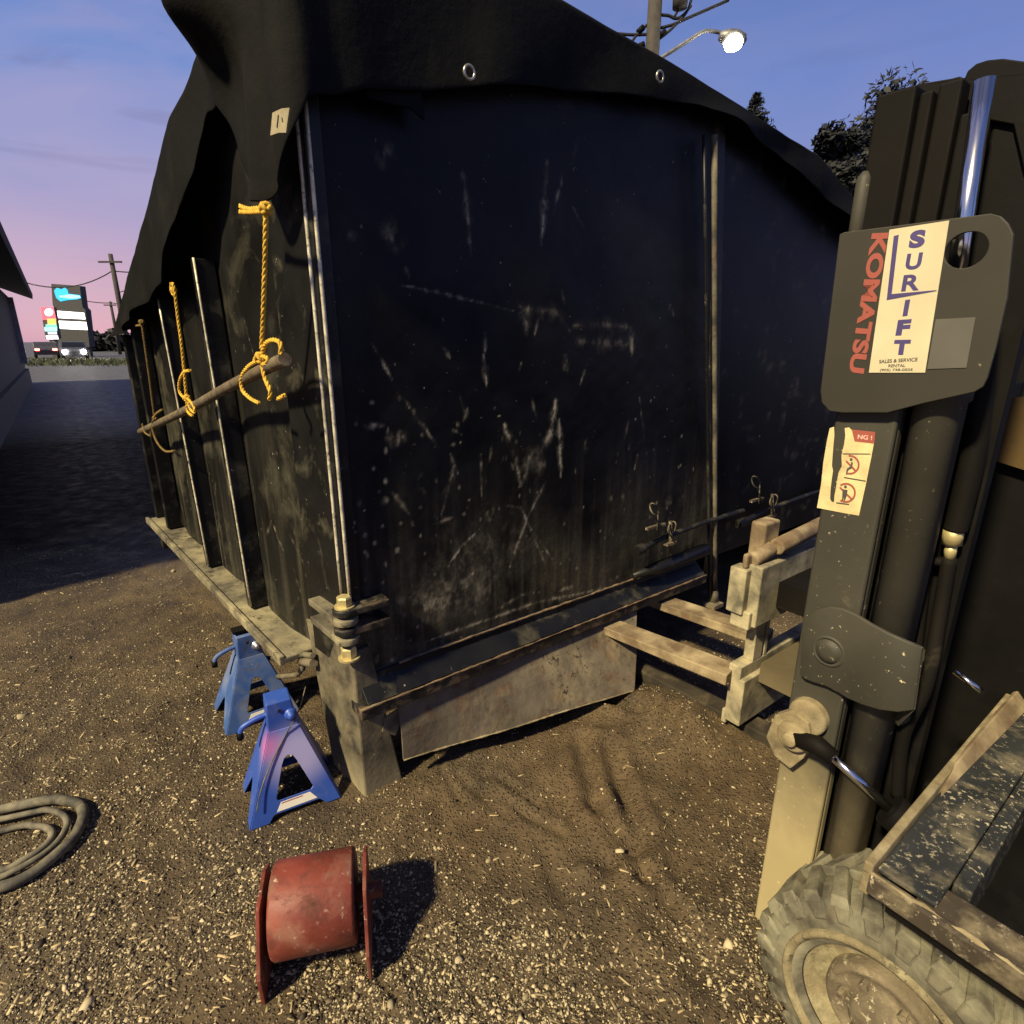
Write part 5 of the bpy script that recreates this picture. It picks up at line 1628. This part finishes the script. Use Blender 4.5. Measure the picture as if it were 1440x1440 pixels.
def tree(label, px, y, rad, seed, h0=None):
    rs = random.Random(seed)
    p = at_y(px[0], px[1], y); h = p.z
    t = thing("broadleaf_tree", label, "tree", (p.x, y, 0), "dark trees beyond the container")
    mb = MB(); mb.tube([(p.x, y, 0), (p.x + .1, y, h * .3), (p.x, y, h * .75)], [.32, .24, .08], 9)
    for k in range(6):
        a = rs.uniform(0, 6.28); z = h * rs.uniform(.3, .6)
        mb.tube([(p.x, y, z), (p.x + math.cos(a) * rad * .6, y + math.sin(a) * rad * .6, z + rad * .6)], [.1, .03], 6)
    mb.build("trunk", M["trunk"], t)
    mb = MB(); crown(mb, (p.x, y, h - rad * 1.25), rad * .85, rad * 1.15, 15000, .13, rs, 34); mb.build("crown", M["leaf"], t, fixn=False)


tree("tall rounded dark tree right behind the forklift mast, highest of the dark trees", (1262, 100), 22, 2.6, 11)
tree("dark leafy tree just left of the forklift mast, lower than its neighbour", (1196, 165), 21, 1.9, 12)
tree("lowest bushy dark tree peeping over the tarp's right end", (1160, 190), 24, 1.6, 13)
tree("dark tree hidden mostly behind the top of the forklift mast", (1335, 92), 25, 3.0, 14)


def conifer():
    rs = random.Random(5); y = 28
    p = at_y(1065, 133, y); h = p.z
    t = thing("conifer", "slim dark pointed conifer rising above the tarp", "tree", (p.x, y, 0), "dark trees beyond the container")
    mb = MB(); mb.tube([(p.x, y, 0), (p.x, y, h)], [.22, .02], 8); mb.build("trunk", M["trunk"], t)
    mb = MB()
    z = h
    while z > h - 6.5:
        k = (h - z); L = .12 + k * .62
        for j in range(12):
            a = rs.uniform(0, 6.28); l = L * rs.uniform(.6, 1.15)
            e = Vector((p.x + math.cos(a) * l, y + math.sin(a) * l, z - l * rs.uniform(.1, .4)))
            s_ = Vector((p.x, y, z))
            for m_ in range(12):
                q = s_ + (e - s_) * rs.uniform(.15, 1.05)
                b_ = Vector((rs.gauss(0, 1), rs.gauss(0, 1), rs.gauss(0, .6))).normalized() * .16
                c_ = b_.orthogonal().normalized() * .05
                mb.add([q - b_, q + c_, q + b_, q - c_], [(0, 1, 2, 3)])
        z -= .13
    mb.build("crown", M["needle"], t, fixn=False)


conifer()

# tree line and verge at the far end of the drive
mb = MB(); rs = random.Random(21)
for k in range(40):
    u = 116 + k * 9; p = at_y(u, 484, 95)
    crown(mb, (p.x + rs.uniform(-2, 2), 95 + rs.uniform(-5, 5), 1.3), 3.0, rs.uniform(1.2, 2.0), 160, .55, rs, 6)
o = mb.build("far_tree_line", M["leaf"], None, fixn=False); tag(o, "low dark line of far trees on the pink horizon", "trees", kind="stuff")
mb = MB()
for k in range(5200):
    q = ray(rs.uniform(-10, 260), 500); y = rs.uniform(38, 50) + rs.gauss(0, 1.0)
    p = Vector((q.x / q.y * y, y, 0))
    h = rs.uniform(.06, .30); w = rs.uniform(.02, .05); a = rs.uniform(0, 6.28); d_ = Vector((math.cos(a), math.sin(a), 0)) * w
    tp = p + Vector((rs.gauss(0, .08), rs.gauss(0, .08), h))
    mb.add([p - d_, p + d_, tp], [(0, 1, 2)])
o = mb.build("grass", M["grass"], None, fixn=False); tag(o, "rough grass verge at the far end of the drive", "grass", kind="stuff")

# ------------------------------------------------------------------ street lamp pole behind the container
def lamp_pole():
    y = 17.0
    a, b_ = at_y(916.5, 84, y), at_y(921.5, 0, y)
    d_ = (b_ - a) / (b_.z - a.z)
    base = a - d_ * a.z
    t = thing("street_lamp", "timber street lamp pole behind the tarp with a curved arm and a glaring lit lamp", "street lamp", tuple(base))
    mb = MB(); mb.tube([base, base + d_ * 6, base + d_ * 12.5], [.21, .19, .16], 12); mb.build("shaft", M["pole"], t)
    P = lambda u, v: at_y(u, v, y)
    mb = MB(); mb.tube(smooth_path([P(922, 86), P(945, 72), P(970, 56), P(988, 45), P(1000, 43.5), P(1016, 47)]), .045, 8); mb.build("lamp_arm", M["galv"], t)
    mb = MB(); c = P(1030, 54)
    mb.lathe(c - Vector((.35, 0, -.05)), Vector((1, 0, -.12)), [(0.0001, 0), (.09, .02), (.17, .2), (.19, .45), (.12, .66), (0.0001, .72)], 18); hd = mb.build("lamp_head", M["galv"], t)
    mb = MB(); cc = c + Vector((0.02, -.04, -.12))
    mb.lathe(cc, Vector((0, -.35, -1)), [(.22, -.02), (.21, .05), (.15, .10), (0.0001, .12)], 20); mb.build("lamp_lens", emit("lamp_glow", (1.0, 0.93, 0.72), 160.0), t)
    # insulators and stays
    for (u0, v0, u1, v1) in ((897, 46, 905, 38), (899, 65, 906, 62), (927, 51, 936, 44)):
        mb = MB(); mb.tube([P(u0, v0), P(u1, v1)], .07, 8); mb.build("insulator", M["dark"], t)
    mb = MB(); mb.lathe(P(957, -4), UP, [(0.0001, -.25), (.18, -.22), (.2, .3), (0.0001, .32)], 14); mb.build("transformer", M["pole"], t)
    W = [[(927, 21), (940, 22), (950, 26), (960, 22), (972, 8)], [(926, 40), (945, 35), (968, 25), (1025, 0)], [(915, 48), (890, 49), (862, 47)], [(910, 35), (898, 46), (886, 62)],
         [(928, 54), (945, 40), (965, 18), (972, 0)], [(948, 24), (955, 12), (960, 2)]]
    for w in W:
        mb = MB(); mb.tube(smooth_path([P(*q) for q in w]), .035, 6); mb.build("cable", M["wire"], t)


lamp_pole()
for o in bpy.data.objects:
    if "_o" in o: del o["_o"]
